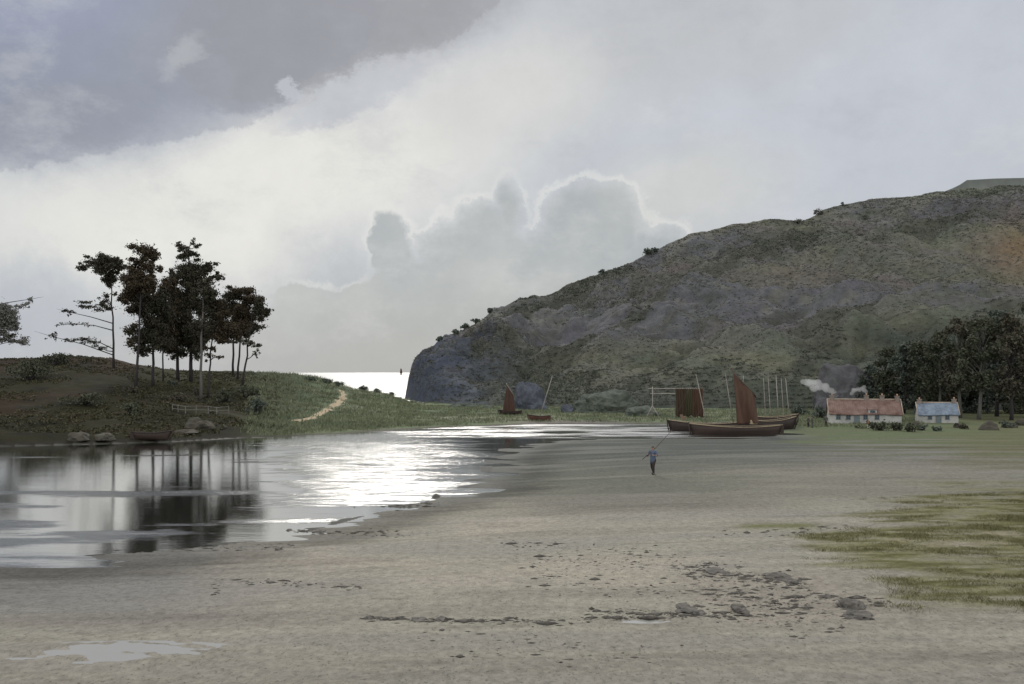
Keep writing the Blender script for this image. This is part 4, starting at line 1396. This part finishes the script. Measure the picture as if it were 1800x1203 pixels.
path()


# ------------------------------------------------------------------ boats
HULL_DARK = mat_plain('tarred_hull', (0.028, 0.02, 0.017), .6, .35, 1.5, stretch=(.3, .3, 3), bump=.15)
HULL_BROWN = mat_plain('brown_hull', (0.034, 0.023, 0.019), .6, .3, 1.5, stretch=(.3, .3, 3), bump=.15)
GUNWALE = mat_plain('pale_gunwale', (0.30, 0.25, 0.17), .7, .2, 2)
DECK = mat_plain('deck_planks', (0.15, 0.11, 0.075), .8, .25, 2)
SPAR = mat_plain('weathered_spar', (0.26, 0.245, 0.215), .7, .3, 2, stretch=(1, 1, .2))
SPAR_DARK = mat_plain('dark_spar', (0.08, 0.065, 0.055), .7, .3, 2)
SAIL = mat_plain('tan_sail', (0.075, 0.044, 0.031), .9, .3, .9, stretch=(2, 2, .4), bump=.15)
SAIL_DARK = mat_plain('dark_sail', (0.06, 0.034, 0.026), .9, .35, .9, stretch=(2, 2, .4))
NET = mat_plain('bark_net', (0.04, 0.03, 0.022), .95, .45, 1.3, c2=(.075, .052, .034), stretch=(5, 5, .25))
ROPE = mat_plain('tarred_rope', (0.09, 0.08, 0.07), .9, .2, 2)


class Frame:
    def __init__(self, o, heading):
        self.o = np.array(o, float); c, s = math.cos(heading), math.sin(heading)
        self.M = np.array(((c, -s, 0), (s, c, 0), (0, 0, 1)))

    def __call__(self, *p):
        return self.M @ np.array(p, float) + self.o


def hull_parts(T, L, B, fb, dr, hullm, root, inner=True, rail=GUNWALE):
    """double-ended hull: hull shell, deck and pale gunwale"""
    n = 26; secs = []
    xs = np.linspace(-L / 2, L / 2, n)

    def half(x):
        u = abs(2 * x / L); return B / 2 * max(1 - u ** 2.4, 0.0) ** .8 + .02

    def sheer(x):
        u = 2 * x / L; return fb * (1 + .38 * u * u + .12 * u)
    V = []
    for x in xs:
        b, s = half(x), sheer(x)
        kd = -dr * (1 - .25 * abs(2 * x / L) ** 4)
        rake = .35 * np.sign(x) * abs(2 * x / L) ** 10
        row = [(0, kd), (.45 * b, kd * .75), (.82 * b, -.05), (.95 * b, s * .5), (b, s)]
        row = [(-p, q) for p, q in row[::-1]] + row[1:]
        for p, q in row:
            V.append(T(x + rake * (q / max(s, .1)), p, q))
    f = [tuple(q) for q in grid_faces(n, 9)]
    h = link_mesh('hull', V, f, hullm, root, True)
    m = h.modifiers.new('thick', 'SOLIDIFY'); m.thickness = .06; m.offset = -1
    Vd = []
    for x in xs[1:-1]:
        b, s = half(x) * .93, sheer(x) - fb * .28
        Vd += [T(x, -b, s), T(x, 0, s + .04), T(x, b, s)]
    dk = link_mesh('deck', Vd, [tuple(q) for q in grid_faces(n - 2, 3)], DECK, root)
    m = dk.modifiers.new('thick', 'SOLIDIFY'); m.thickness = .05
    for sgn in (-1, 1):
        g = MB(); g.tube([T(x + .35 * np.sign(x) * abs(2 * x / L) ** 10, sgn * (half(x) + .02), sheer(x) + .03) for x in xs], .045, 6)
        g.build('gunwale', rail, root, True)
    st = MB(); st.tube([T(L / 2 + .05, 0, -dr * .7), T(L / 2 + .30, 0, fb * .5), T(L / 2 + .42, 0, sheer(L / 2) + .25)], [.09, .09, .07], 6)
    st.build('stem_post', hullm, root, True)
    rd = MB(); rd.box(T(-L / 2 - .28, 0, fb * .35), (.42, .08, fb * 1.5 + dr), Matrix(T.M.tolist()).to_3x3())
    rd.build('rudder', hullm, root)
    return sheer, half


def mast(T, root, base, top, r, mat=SPAR, name='mast'):
    m = MB(); m.tube([base, (np.array(base) + np.array(top)) / 2, top], [r, r * .85, r * .5], 8)
    return m.build(name, mat, root, True)


def sail_mesh(root, corners, mat, belly=.5, folds=0, fold_amp=.18, normal=(0, -1, 0), nu=26, nv=30, loose=.0):
    """corners: luff bottom, leech bottom, leech top, luff top (world)"""
    a, b, c, d = (np.array(q, float) for q in corners)
    nrm = np.array(normal, float)
    V = []
    for j in range(nv):
        v = j / (nv - 1)
        for i in range(nu):
            u = i / (nu - 1)
            p = (1 - v) * ((1 - u) * a + u * b) + v * ((1 - u) * d + u * c)
            off = belly * math.sin(math.pi * u) * math.sin(math.pi * min(1, v * .9 + .05))
            if folds: off += fold_amp * math.sin(u * folds * 2 * math.pi + 1.2 * math.sin(v * 2.2)) * (1 - .45 * v)
            p = p + nrm * off + np.array((0, 0, -loose * math.sin(math.pi * u) * (1 - v)))
            V.append(p)
    o = link_mesh('sail', V, [tuple(q) for q in grid_faces(nv, nu)], mat, root, True)
    m = o.modifiers.new('cloth', 'SOLIDIFY'); m.thickness = .025
    return o


def boats():
    g = 'fishing boats moored off the cottages'
    # ---- main boat with the tan sail
    Y = H * F / (762 - HY)
    c = at(1294, 762, Y); c[2] = 0
    root = empty('fishing_boat', c, 'dark fishing boat with a tall tan lug sail, nearest in the moored group', 'boat', g)
    T = Frame(c, R(180 + 4)); L = 158 * Y / F
    sheer, half = hull_parts(T, L, 3.1, .85, .6, HULL_BROWN, root)
    mast(T, root, at(1299, 748, Y), at(1288, 647, Y), .13, SPAR_DARK)
    mast(T, root, at(1289, 744, Y + .3), at(1275, 657, Y + .3), .075)
    yd = MB(); yd.tube([at(1286, 651, Y - .3), at(1329, 697, Y - .3)], [.06, .09], 7); yd.build('yard', SPAR_DARK, root, True)
    sail_mesh(root, [at(1295, 746, Y - .35), at(1334, 744, Y - .6), at(1328, 697, Y - .35), at(1289, 656, Y - .35)], SAIL, .35, 1.5, .38)
    cp = MB(); cp.box(at(1324, 742, Y - .3), (.9, .9, .55)); cp.tube([at(1318, 739, Y - .3), at(1330, 740, Y - .3)], .28, 10)
    cp.build('deck_cabin', GUNWALE, root)
    for k, (px0, px1, y1) in enumerate(((1216, 1288, 650), (1368, 1289, 652))):
        r = MB(); r.tube([at(px0, 742, Y), at(px1, y1, Y)], .016, 4); r.build('rigging', ROPE, root)
    fd = MB()
    for px in (1206, 1219): fd.tube([at(px, 742, Y - 2.2), at(px + 4, 754, Y - 1.6)], .05, 5)
    oar = MB(); oar.tube([at(1252, 744, Y - 1.2), at(1280, 742, Y - 1.3)], .045, 5); oar.build('oar', SPAR, root)
    # ---- left hull behind
    Y2 = Y + 7
    c = at(1240, 757, Y2); c[2] = 0
    root = empty('fishing_boat', c, 'black fishing boat with its bow furthest left, under the hanging nets', 'boat', g)
    T = Frame(c, R(180 - 3)); L = 124 * Y2 / F
    hull_parts(T, L, 2.7, .95, .5, HULL_DARK, root)
    mast(T, root, at(1242, 744, Y2), at(1223, 657, Y2), .075)
    mast(T, root, at(1300, 742, Y2), at(1307, 661, Y2), .065)
    r = MB(); r.tube([at(1184, 740, Y2), at(1223, 660, Y2)], .016, 4); r.build('rigging', ROPE, root)
    bx = MB(); bx.box(at(1201, 735, Y2), (.7, .6, .5)); bx.box(at(1198, 731, Y2), (.4, .4, .3)); bx.build('deck_hatch', DECK, root)
    # ---- right hulls behind
    Y3 = Y + 9
    c = at(1352, 757, Y3); c[2] = 0.05
    root = empty('fishing_boat', c, 'dark fishing boat with two pale masts, behind the right end of the tan sailed boat', 'boat', g)
    T = Frame(c, R(4)); L = 88 * Y3 / F
    hull_parts(T, L, 2.5, 1.15, .4, HULL_DARK, root)
    mast(T, root, at(1369, 742, Y3), at(1364, 660, Y3), .075)
    mast(T, root, at(1388, 742, Y3), at(1381, 665, Y3), .065)
    for px0, px1 in ((1330, 1364), (1396, 1381)):
        r = MB(); r.tube([at(px0, 742, Y3), at(px1, 664, Y3)], .016, 4); r.build('rigging', ROPE, root)
    Y4 = Y + 15
    c = gpt(1358, Y4, .45)
    root = empty('fishing_boat', c, 'furthest boat of the group, three thin masts rising behind the others', 'boat', g)
    T = Frame(c, R(-5)); L = 80 * Y4 / F
    hull_parts(T, L, 2.4, .9, .4, HULL_BROWN, root)
    for bx_, tx, ty in ((1346, 1342, 664), (1355, 1350, 660), (1378, 1373, 664)):
        mast(T, root, at(bx_, 741, Y4), at(tx, ty, Y4), .06)
    # ---- dark sail by the cliff
    b = place(896, 730); Ys = b[1]
    root = empty('sailing_dinghy', b, 'beached dinghy with a tall dark brown sail below the cliff', 'boat')
    T = Frame(b + np.array((0, 0, .3)), R(165)); hull_parts(T, 3.6, 1.3, .42, .3, HULL_DARK, root, rail=HULL_BROWN)
    mast(T, root, at(893, 727, Ys), at(891, 674, Ys), .06)
    sail_mesh(root, [at(883, 726, Ys - .2), at(907, 728, Ys - .2), at(902, 694, Ys - .2), at(891, 677, Ys - .2)], SAIL_DARK, .3, 1, .1)
    sp = MB(); sp.tube([at(889.5, 674, Ys - .1), at(904, 697, Ys - .1)], .05, 6); sp.build('yard', SPAR, root, True)
    # ---- small red boat with a leaning mast
    b = place(947, 740); Ys = b[1]
    root = empty('rowing_boat', b, 'small red brown boat drawn up on the sand with a long leaning mast', 'boat')
    T = Frame(b + np.array((0, 0, .28)), R(172)); hull_parts(T, 2.9, 1.15, .45, .28, mat_plain('red_hull', (.075, .035, .026), .7, .3, 2), root, rail=HULL_BROWN)
    mast(T, root, at(948, 736, Ys), at(971, 661, Ys), .075, SPAR)
    # ---- upturned brown boat on the left bank
    b = place(267, 775); Ys = b[1]
    root = empty('rowing_boat', b, 'brown rowing boat lying at the water edge under the pines', 'boat')
    T = Frame(b + np.array((0, 0, .35)), R(3)); hull_parts(T, 3.9, 1.4, .5, .35, HULL_BROWN, root, rail=HULL_DARK)
    for x in (-.8, .4):
        th = MB(); th.box(T(x, 0, .42), (.28, 1.15, .05)); th.build('thwart', DECK, root)
    # ---- far sail at sea
    Yf = 3600; b = at(705, 655, Yf); b[2] = 0
    root = empty('sailing_ship', b, 'tiny dark sailing ship far out on the horizon', 'ship')
    T = Frame(b, R(60)); hull_parts(T, 13, 4.0, 2.4, 1.2, HULL_DARK, root, rail=HULL_DARK)
    mast(T, root, b + np.array((0, 0, 1.8)), b + np.array((0, 0, 24)), .3, SPAR_DARK)
    sail_mesh(root, [b + np.array((-4.5, -.4, 4.0)), b + np.array((4.5, .4, 4.0)), b + np.array((2.6, .4, 19.0)), b + np.array((-1.6, -.4, 23))], SAIL_DARK, .8)


boats()


# ------------------------------------------------------------------ drying frame, nets, fence
def frame_and_nets():
    Y = 172.0
    b = gpt(1147, Y)
    root = empty('drying_frame', b, 'pale timber drying frame on a strutted post left of the boats', 'frame')
    m = MB(); m.tube([b - np.array((0, 0, .3)), at(1147, 680, Y)], .085, 7); m.build('post', SPAR, root, True)
    for dx in (-12, 13):
        s = MB(); s.tube([gpt(1147 + dx, Y - .5), at(1147, 713, Y)], .06, 6); s.build('strut', SPAR, root, True)
    e = gpt(1226, Y)
    m = MB(); m.tube([e - np.array((0, 0, .3)), at(1226, 680, Y)], .085, 7); m.build('post', SPAR_DARK, root, True)
    e = gpt(1188, Y)
    m = MB(); m.tube([e - np.array((0, 0, .3)), at(1188, 680, Y)], .07, 7); m.build('post', SPAR_DARK, root, True)
    for py, x0, x1 in ((683.5, 1139, 1230), (692.5, 1143, 1204)):
        r = MB(); r.tube([at(x0, py, Y), at((x0 + x1) / 2, py - .3, Y), at(x1, py, Y)], .085, 6); r.build('rail', SPAR, root, True)
    # nets
    g = 'brown nets hung on the drying frame'
    for (x0, x1, yb, lab, sd_) in ((1188, 1206, 733, 'dark brown net hung at the left of the frame rail', 1), (1205, 1219, 732, 'olive brown net hung in the middle of the rail', 2), (1218, 1236, 733, 'reddish net hung at the right end of the rail', 3)):
        V = []
        nu, nv = 30, 24
        for j in range(nv):
            v = j / (nv - 1)
            for i in range(nu):
                u = i / (nu - 1)
                p = at(x0 + (x1 - x0) * (u + .05 * math.sin(v * 3 + sd_)), yb - (yb - 683) * v - 1.5 * math.sin(u * 9 + sd_) * (1 - v), Y - .1)
                p[1] += .14 * math.sin(u * 26 + sd_ + v) * (1 - .5 * v) - .1 * math.sin(math.pi * v)
                V.append(p)
        base = at((x0 + x1) / 2, yb, Y)
        o = link_mesh('fishing_net', V, [tuple(q) for q in grid_faces(nv, nu)], [NET, mat_plain('olive_net', (.052, .048, .028), .95, .4, 1.3, stretch=(5, 5, .25)), mat_plain('red_net', (.068, .04, .028), .95, .4, 1.3, stretch=(5, 5, .25))][sd_ - 1], smooth=True, loc=base)
        mm = o.modifiers.new('t', 'SOLIDIFY'); mm.thickness = .03
        tag(o, lab, 'net', g)


frame_and_nets()


def fence():
    pts = [place(px, py) for px, py in ((303, 724), (313, 725), (326, 727), (345, 726), (366, 727), (381, 729), (402, 727))]
    root = empty('post_and_rail_fence', pts[0], 'short pale post and rail fence on the bank below the pines', 'fence')
    W = mat_plain('bleached_timber', (.17, .165, .15), .8, .25, 3)
    for p in pts:
        m = MB(); m.tube([p - np.array((0, 0, .2)), p + np.array((0, 0, 1.05))], .055, 6); m.build('post', W, root)
    for h in (.45, .95):
        m = MB(); m.tube([p + np.array((0, -.07, h)) for p in pts], .038, 5); m.build('rail', W, root)


fence()


# ------------------------------------------------------------------ cottages
WALL = mat_plain('limewash_wall', (.36, .37, .36), .9, .3, .9, c2=(.46, .46, .44))
TILE = mat_plain('red_pantiles', (.145, .078, .062), .85, .4, .8, c2=(.22, .155, .135), bump=.4)
SLATEROOF = mat_plain('blue_slates', (.10, .135, .19), .6, .3, 1.2, c2=(.20, .25, .31), bump=.3)
GLASS = mat_plain('window_glass', (.05, .07, .09), .15, .1, 2, spec=.6)
TIMBER = mat_plain('painted_timber', (.13, .16, .17), .7, .2, 3)
CHIM = mat_plain('chimney_stone', (.20, .17, .15), .9, .3, 2)
POT = mat_plain('chimney_pot', (.36, .24, .16), .8, .2, 3)
STONE = mat_plain('ridge_stone', (.36, .30, .24), .9, .2, 2)


def cottage(px0, px1, Y, rot, eave, ridge, depth, roofm, label, chims, wins, door, dormer=None, z0=None, tile=.32):
    mid = (px0 + px1) / 2
    b = gpt(mid, Y) if z0 is None else np.array((*gpt(mid, Y)[:2], z0))
    W = (px1 - px0) / F * Y / math.cos(R(rot) - math.atan2(b[0], b[1]) * 0)
    root = empty('cottage', b, label, 'cottage', 'cottages on the far shore')
    T = Frame(b, R(-rot)); M = Matrix(T.M.tolist()).to_3x3()
    w = MB(); hx, hd = W / 2, depth / 2
    w.add([T(-hx, -hd, -.5), T(hx, -hd, -.5), T(hx, hd, -.5), T(-hx, hd, -.5), T(-hx, -hd, eave), T(hx, -hd, eave), T(hx, hd, eave), T(-hx, hd, eave), T(-hx, 0, ridge - .12), T(hx, 0, ridge - .12)],
          [(0, 1, 5, 4), (2, 3, 7, 6), (3, 0, 4, 8, 7), (1, 2, 6, 9, 5)])
    w.build('wall', WALL, root)
    # roof: two slopes of courses with rippled tiles, real thickness
    n, k = int(W / tile) * 4 + 1, 15
    V = []
    for s in (-1, 1):
        for j in range(k):
            t = j / (k - 1)
            for i in range(n):
                u = i / (n - 1)
                x = -hx - .18 + (W + .36) * u
                V.append(T(x, s * (hd + .25) * (1 - t), eave - .12 + (ridge - eave + .14) * t + .03 * math.sin(u * (n - 1) / 4 * 2 * math.pi) + .02 * (j % 2) + .05 * math.sin(x * .8)))
    gf = grid_faces(k, n)
    fs = np.concatenate([gf, gf[:, ::-1] + k * n])
    rf = link_mesh('roof', V, fs, roofm, root)
    mm = rf.modifiers.new('t', 'SOLIDIFY'); mm.thickness = .09
    r = MB(); r.tube([T(-hx - .2, 0, ridge + .05), T(0, 0, ridge + .03), T(hx + .2, 0, ridge + .05)], .1, 7); r.build('ridge', STONE, rf, True)
    for s in (-1, 1):
        vg = MB(); vg.tube([T(s * (hx + .2), -hd - .25, eave - .05), T(s * (hx + .2), 0, ridge + .08)], .07, 6)
        vg.build('verge', STONE, rf, True)
    for (u, ch, pot) in chims:
        x = -hx + W * u
        c = MB(); c.box(T(x, 0, ridge + ch / 2 - .25), (.62, .55, ch + .5), M); c.box(T(x, 0, ridge + ch + .03), (.74, .67, .10), M)
        co = c.build('chimney', CHIM, root)
        p = MB(); p.tube([T(x, 0, ridge + ch + .08), T(x, 0, ridge + ch + .08 + pot)], [.13, .10], 9); p.build('chimney_pot', POT, co, True)
    for (u, ww, wh, zc) in wins:
        x = -hx + W * u
        f = MB()
        for dx, dz, sx, sz in ((-ww / 2, 0, .07, wh + .07), (ww / 2, 0, .07, wh + .07), (0, wh / 2, ww, .07), (0, -wh / 2, ww + .16, .09), (0, 0, .04, wh), (0, 0, ww, .04)):
            f.box(T(x + dx, -hd - .03, zc + dz), (sx, .09, sz), M)
        wo = f.build('window', TIMBER, root)
        p = MB(); p.box(T(x, -hd - .012, zc), (ww, .03, wh), M); p.build('pane', GLASS, wo)
    if door:
        u, dw, dh = door
        x = -hx + W * u
        d = MB(); d.box(T(x, -hd - .03, dh / 2), (dw, .07, dh), M)
        for q in (-.5, .5): d.box(T(x + q * dw, -hd - .04, dh / 2), (.08, .12, dh + .08), M)
        do = d.build('door', TIMBER, root)
        hn = MB(); hn.ball(T(x + dw * .35, -hd - .09, dh * .5), .035); hn.build('handle', CHIM, do)
    if dormer:
        u, dw, dh = dormer
        x = -hx + W * u; y0 = -hd * .95; zb = eave
        d = MB(); d.box(T(x, y0 + .35, zb + dh / 2), (dw, .9, dh), M); dd = d.build('dormer', WALL, root)
        q = MB(); q.add([T(x - dw / 2 - .12, y0 - .25, zb + dh), T(x + dw / 2 + .12, y0 - .25, zb + dh), T(x + dw / 2 + .12, y0 + 1.3, zb + dh + .35), T(x - dw / 2 - .12, y0 + 1.3, zb + dh + .35),
                       T(x - dw / 2 - .12, y0 - .25, zb + dh + .08), T(x + dw / 2 + .12, y0 - .25, zb + dh + .08), T(x + dw / 2 + .12, y0 + 1.3, zb + dh + .43), T(x - dw / 2 - .12, y0 + 1.3, zb + dh + .43)],
                      [(3, 2, 1, 0), (4, 5, 6, 7), (0, 1, 5, 4), (1, 2, 6, 5), (2, 3, 7, 6), (3, 0, 4, 7)])
        q.build('dormer_roof', roofm, dd)
        q = MB(); q.box(T(x, y0 - .11, zb + dh * .55), (dw * .6, .04, dh * .55), M); q.build('dormer_window', GLASS, dd)
    return T, W, hx, ridge


SMOKE_SRC = []


def cottages():
    Y = 157
    T, W, hx, rg_ = cottage(1460, 1576, Y, 12, 1.45, 3.55, 4.6, TILE, 'long white cottage with a red tiled roof and smoking chimneys',
                            [(.05, .55, .3), (.54, .6, .3), (.76, .55, .3), (.97, .5, .3)], [(.12, .6, .7, .95), (.26, .6, .7, .95), (.50, .6, .7, .95), (.66, .6, .7, .95)], (.38, .75, 1.32), (.60, 1.2, .62))
    SMOKE_SRC.append(T(-hx + W * .05, 0, rg_ + 1.0)); SMOKE_SRC.append(T(-hx + W * .54, 0, rg_ + 1.0))
    cottage(1615, 1677, 158, 14, 1.3, 3.0, 4.2, SLATEROOF, 'small white cottage with a pale blue slate roof beside the wood',
            [(.06, .45, .28), (.95, .5, .3)], [(.28, .55, .65, .85), (.72, .55, .65, .85)], (.5, .7, 1.2), tile=.5)


cottages()


def smoke():
    def vol(d, n):
        m = bpy.data.materials.new(n); m.use_nodes = True
        nt = m.node_tree; nt.nodes.clear()
        o = nt.nodes.new('ShaderNodeOutputMaterial'); v = nt.nodes.new('ShaderNodeVolumePrincipled')
        v.inputs['Color'].default_value = (.93, .94, .96, 1); v.inputs['Density'].default_value = d; v.inputs['Anisotropy'].default_value = .5
        nt.links.new(v.outputs[0], o.inputs['Volume'])
        return m
    A, B = SMOKE_SRC

    def plume(pts, rads, mat, lab):
        mb = MB(); rg = np.random.default_rng(len(lab))
        P = np.array(pts)
        n = 22
        for i in range(n):
            t = i / (n - 1) * (len(P) - 1); k = min(int(t), len(P) - 2); f = t - k
            c = P[k] * (1 - f) + P[k + 1] * f; r = rads[k] * (1 - f) + rads[k + 1] * f
            mb.ball(c + rg.normal(0, r * .35, 3), r * rg.uniform(.7, 1.15), seg=10, rings=6)
        o = mb.build('smoke', mat, loc=P[0])
        m = o.modifiers.new('r', 'REMESH'); m.mode = 'VOXEL'; m.voxel_size = .14
        tag(o, lab, 'smoke', kind='stuff')
    def off(s, px, py): return at(px, py, s[1])
    plume([A, off(A, 1466, 689), off(A, 1453, 682), off(A, 1435, 677), off(A, 1412, 668)], [.14, .32, .55, .7, .6], vol(.42, 'smoke_thick'), 'pale smoke drifting left from the first chimney of the red cottage')
    plume([B, off(B, 1524, 690), off(B, 1516, 683), off(B, 1505, 687), off(B, 1495, 692)], [.12, .25, .38, .35, .3], vol(.5, 'smoke_thin'), 'small curl of smoke over the second chimney of the red cottage')


smoke()


# ------------------------------------------------------------------ people
SKIN = mat_plain('skin', (.36, .22, .16), .6, .1, 5)
HAIR = mat_plain('dark_hair', (.03, .022, .018), .7, .2, 8)


def limb(mb, pts, rad, seg=10):
    mb.tube(pts, rad, seg)
    for p, r in zip(pts, rad): mb.ball(p, r, seg=seg, rings=6)


def person(b, heading, hgt, jacket, trousers, label, pose='stand', voxel=.02, cap=None, detailed=False, hold=None):
    """heading: direction faced (rad, 0 = +X). pose joints in local metres for a 1.75 m body"""
    root = empty('person', b, label, 'person')
    T0 = Frame(b, heading); s = hgt / 1.75
    def T(x, y, z): return T0(x * s, y * s, z * s)      # x forward, y left
    J = dict(pel=(0, 0, .92), ch=(.02, 0, 1.28), nk=(.03, 0, 1.48), hd=(.05, 0, 1.62))
    if pose == 'walk':
        legs = [((.0, .09, .9), (.16, .10, .50), (.13, .10, .07), (.27, .11, .035)), ((.0, -.09, .9), (-.02, -.10, .49), (-.25, -.10, .11), (-.12, -.11, .04))]
    else:
        legs = [((.0, .09, .9), (.03, .11, .49), (.0, .12, .07), (.15, .14, .035)), ((.0, -.09, .9), (.02, -.11, .49), (-.03, -.12, .07), (.12, -.14, .035))]
    if hold == 'pole':
        arms = [((.03, .20, 1.42), (.12, .34, 1.20), (.34, .26, 1.22)), ((.02, -.20, 1.42), (.08, -.36, 1.17), (.22, -.27, 1.22))]
    else:
        arms = [((.03, .20, 1.42), (-.02, .27, 1.14), (.10, .27, .90)), ((.03, -.20, 1.42), (.0, -.27, 1.14), (.12, -.25, .90))]
    bd = MB()
    # trunk, neck, head with face
    limb(bd, [T(0, 0, .90), T(0, 0, 1.02), T(.01, 0, 1.18), T(.02, 0, 1.34), T(.03, 0, 1.44)], [.13 * s, .12 * s, .13 * s, .14 * s, .09 * s], 14)
    for sy in (-1, 1):
        bd.ball(T(.02, sy * .10, 1.38), .095 * s); bd.ball(T(0, sy * .07, .93), .10 * s)
    limb(bd, [T(.03, 0, 1.42), T(.05, 0, 1.56)], [.06 * s, .055 * s])
    Mh = Matrix(T0.M.tolist()).to_3x3()
    bd.ball(T(.055, 0, 1.635), (.098 * s, .078 * s, .115 * s), Mh, 16, 12)
    bd.ball(T(.085, 0, 1.575), (.06 * s, .055 * s, .045 * s), Mh)          # jaw
    limb(bd, [T(.145, 0, 1.655), T(.168, 0, 1.615)], [.012 * s, .019 * s], 8)   # nose
    for sy in (-1, 1):
        bd.ball(T(.05, sy * .08, 1.63), (.022 * s, .012 * s, .034 * s), Mh)   # ears
    bd.ball(T(.142, 0, 1.585), (.014 * s, .028 * s, .010 * s), Mh)           # lips
    for (a, kn, an, toe) in legs:
        limb(bd, [T(*a), T(*kn), T(*an)], [.088 * s, .062 * s, .042 * s]); limb(bd, [T(*an), T(*toe)], [.042 * s, .034 * s])
    for (sh, el, wr) in arms:
        limb(bd, [T(*sh), T(*el), T(*wr)], [.055 * s, .043 * s, .032 * s])
        sh, el, wr = (np.array(q) for q in (sh, el, wr))
        d = (wr - el) / np.linalg.norm(wr - el)
        sd_ = np.cross(d, (0, 0, 1)); sd_ = sd_ / (np.linalg.norm(sd_) + 1e-9); up = np.cross(sd_, d)
        pc = wr + d * .05
        limb(bd, [T(*wr), T(*(wr + d * .09))], [.032 * s, .036 * s])
        if detailed:
            for q, ln in zip((-1.5, -.5, .5, 1.5), (.060, .075, .078, .066)):
                k0 = wr + d * .10 + sd_ * q * .021; k1 = k0 + d * ln * .5; k2 = k1 + up * .035 + d * ln * .1; k3 = k2 + up * .01 - d * .03
                limb(bd, [T(*k0), T(*k1), T(*k2), T(*k3)], [.0105 * s, .010 * s, .009 * s, .008 * s], 6)
            t0 = wr + d * .03 + sd_ * .035; t1 = t0 + sd_ * .03 + d * .03; t2 = t1 + up * .035 + d * .015
            limb(bd, [T(*t0), T(*t1), T(*t2)], [.013 * s, .011 * s, .009 * s], 6)
    body = bd.build('body', SKIN, root, True)
    m = body.modifiers.new('r', 'REMESH'); m.mode = 'VOXEL'; m.voxel_size = (.008 if detailed else .018) * s; m.use_smooth_shade = True
    for sy in (-1, 1):
        if detailed:
            e = MB(); e.ball(T(.142, sy * .032, 1.648), .011 * s, seg=8, rings=6); e.build('eye', HAIR, body, True)

    def cloth(name, mat, chains, balls=(), parent=root):
        q = MB()
        for pts, rad in chains: limb(q, [T(*p) for p in pts], [r * s for r in rad], 14)
        for p, r in balls: q.ball(T(*p), r * s)
        o = q.build(name, mat, parent, True)
        m = o.modifiers.new('r', 'REMESH'); m.mode = 'VOXEL'; m.voxel_size = .016 * s; m.use_smooth_shade = True
        return o
    cloth('jacket', jacket, [([(0, 0, .84), (0, 0, 1.02), (.01, 0, 1.18), (.02, 0, 1.34), (.03, 0, 1.44)], [.195, .175, .168, .165, .10])] +
          [([a[0], a[1], tuple(np.array(a[1]) * .15 + np.array(a[2]) * .85)], [.078, .065, .052]) for a in arms],
          [((.02, sy * .11, 1.38), .115) for sy in (-1, 1)] + [((0, sy * .07, .88), .135) for sy in (-1, 1)])
    cloth('trousers', trousers, [([l[0], l[1], tuple(np.array(l[1]) * .1 + np.array(l[2]) * .9)], [.115, .088, .068]) for l in legs], [((0, 0, .9), .14)])
    for l in legs:
        cloth('boot', HAIR, [([tuple(np.array(l[2]) + (0, 0, .16)), l[2], l[3]], [.066, .066, .058])])
    hr = MB(); hr.ball(T(.035, 0, 1.672), (.108 * s, .088 * s, .095 * s), Mh, 14, 9)
    if cap: hr.ball(T(.11, 0, 1.70), (.10 * s, .075 * s, .018 * s), Mh)
    hr.build('cap' if cap else 'hair', cap or HAIR, root, True)
    return root, T


BLUE = mat_plain('blue_jacket', (.075, .10, .15), .9, .2, 4)
DKBROWN = mat_plain('dark_trousers', (.035, .027, .027), .9, .2, 4)
GREYCOAT = mat_plain('grey_coat', (.07, .075, .07), .9, .2, 4)
RUST = mat_plain('rust_shawl', (.24, .12, .07), .9, .2, 4)
PALECLOTH = mat_plain('pale_shirt', (.35, .34, .30), .9, .2, 4)


def people():
    b = place(1148, 834)
    hgt = (834 - 785) / F * b[1]
    r, T = person(b, R(235), hgt, BLUE, DKBROWN, 'man in blue jacket and dark trousers walking the flats, long pole on his shoulder', 'walk', cap=mat_plain('brown_cap', (.07, .05, .04), .9, .2, 4), detailed=True, hold='pole')
    # pole: rests on the far shoulder, front end low to the left
    m = MB()
    m.tube([at(1129, 808, b[1] - .12), at(1152, 788, b[1] - .02), at(1181, 757, b[1] + .35)], [.026, .032, .02], 8)
    o = m.build('pole', SPAR_DARK, loc=at(1152, 788, b[1]), smooth=True)
    tag(o, 'long dark pole carried on the shoulder of the man on the flats', 'pole')
    for px, py, hp, hd, jk, tr, lab in ((1421, 751, 19, 200, GREYCOAT, DKBROWN, 'left one of two small figures in dark coats standing together on the strand'),
                                        (1428, 752, 20, 160, GREYCOAT, GREYCOAT, 'right one of the pair of dark figures on the strand'),
                                        (1452, 750, 19, 250, GREYCOAT, DKBROWN, 'lone dark figure standing just left of the red roofed cottage'),
                                        (1526, 754, 17, 270, RUST, PALECLOTH, 'figure in a rusty shawl before the red cottage wall')):
        b = place(px, py)
        person(b, R(hd), hp / F * b[1], jk, tr, lab)


people()
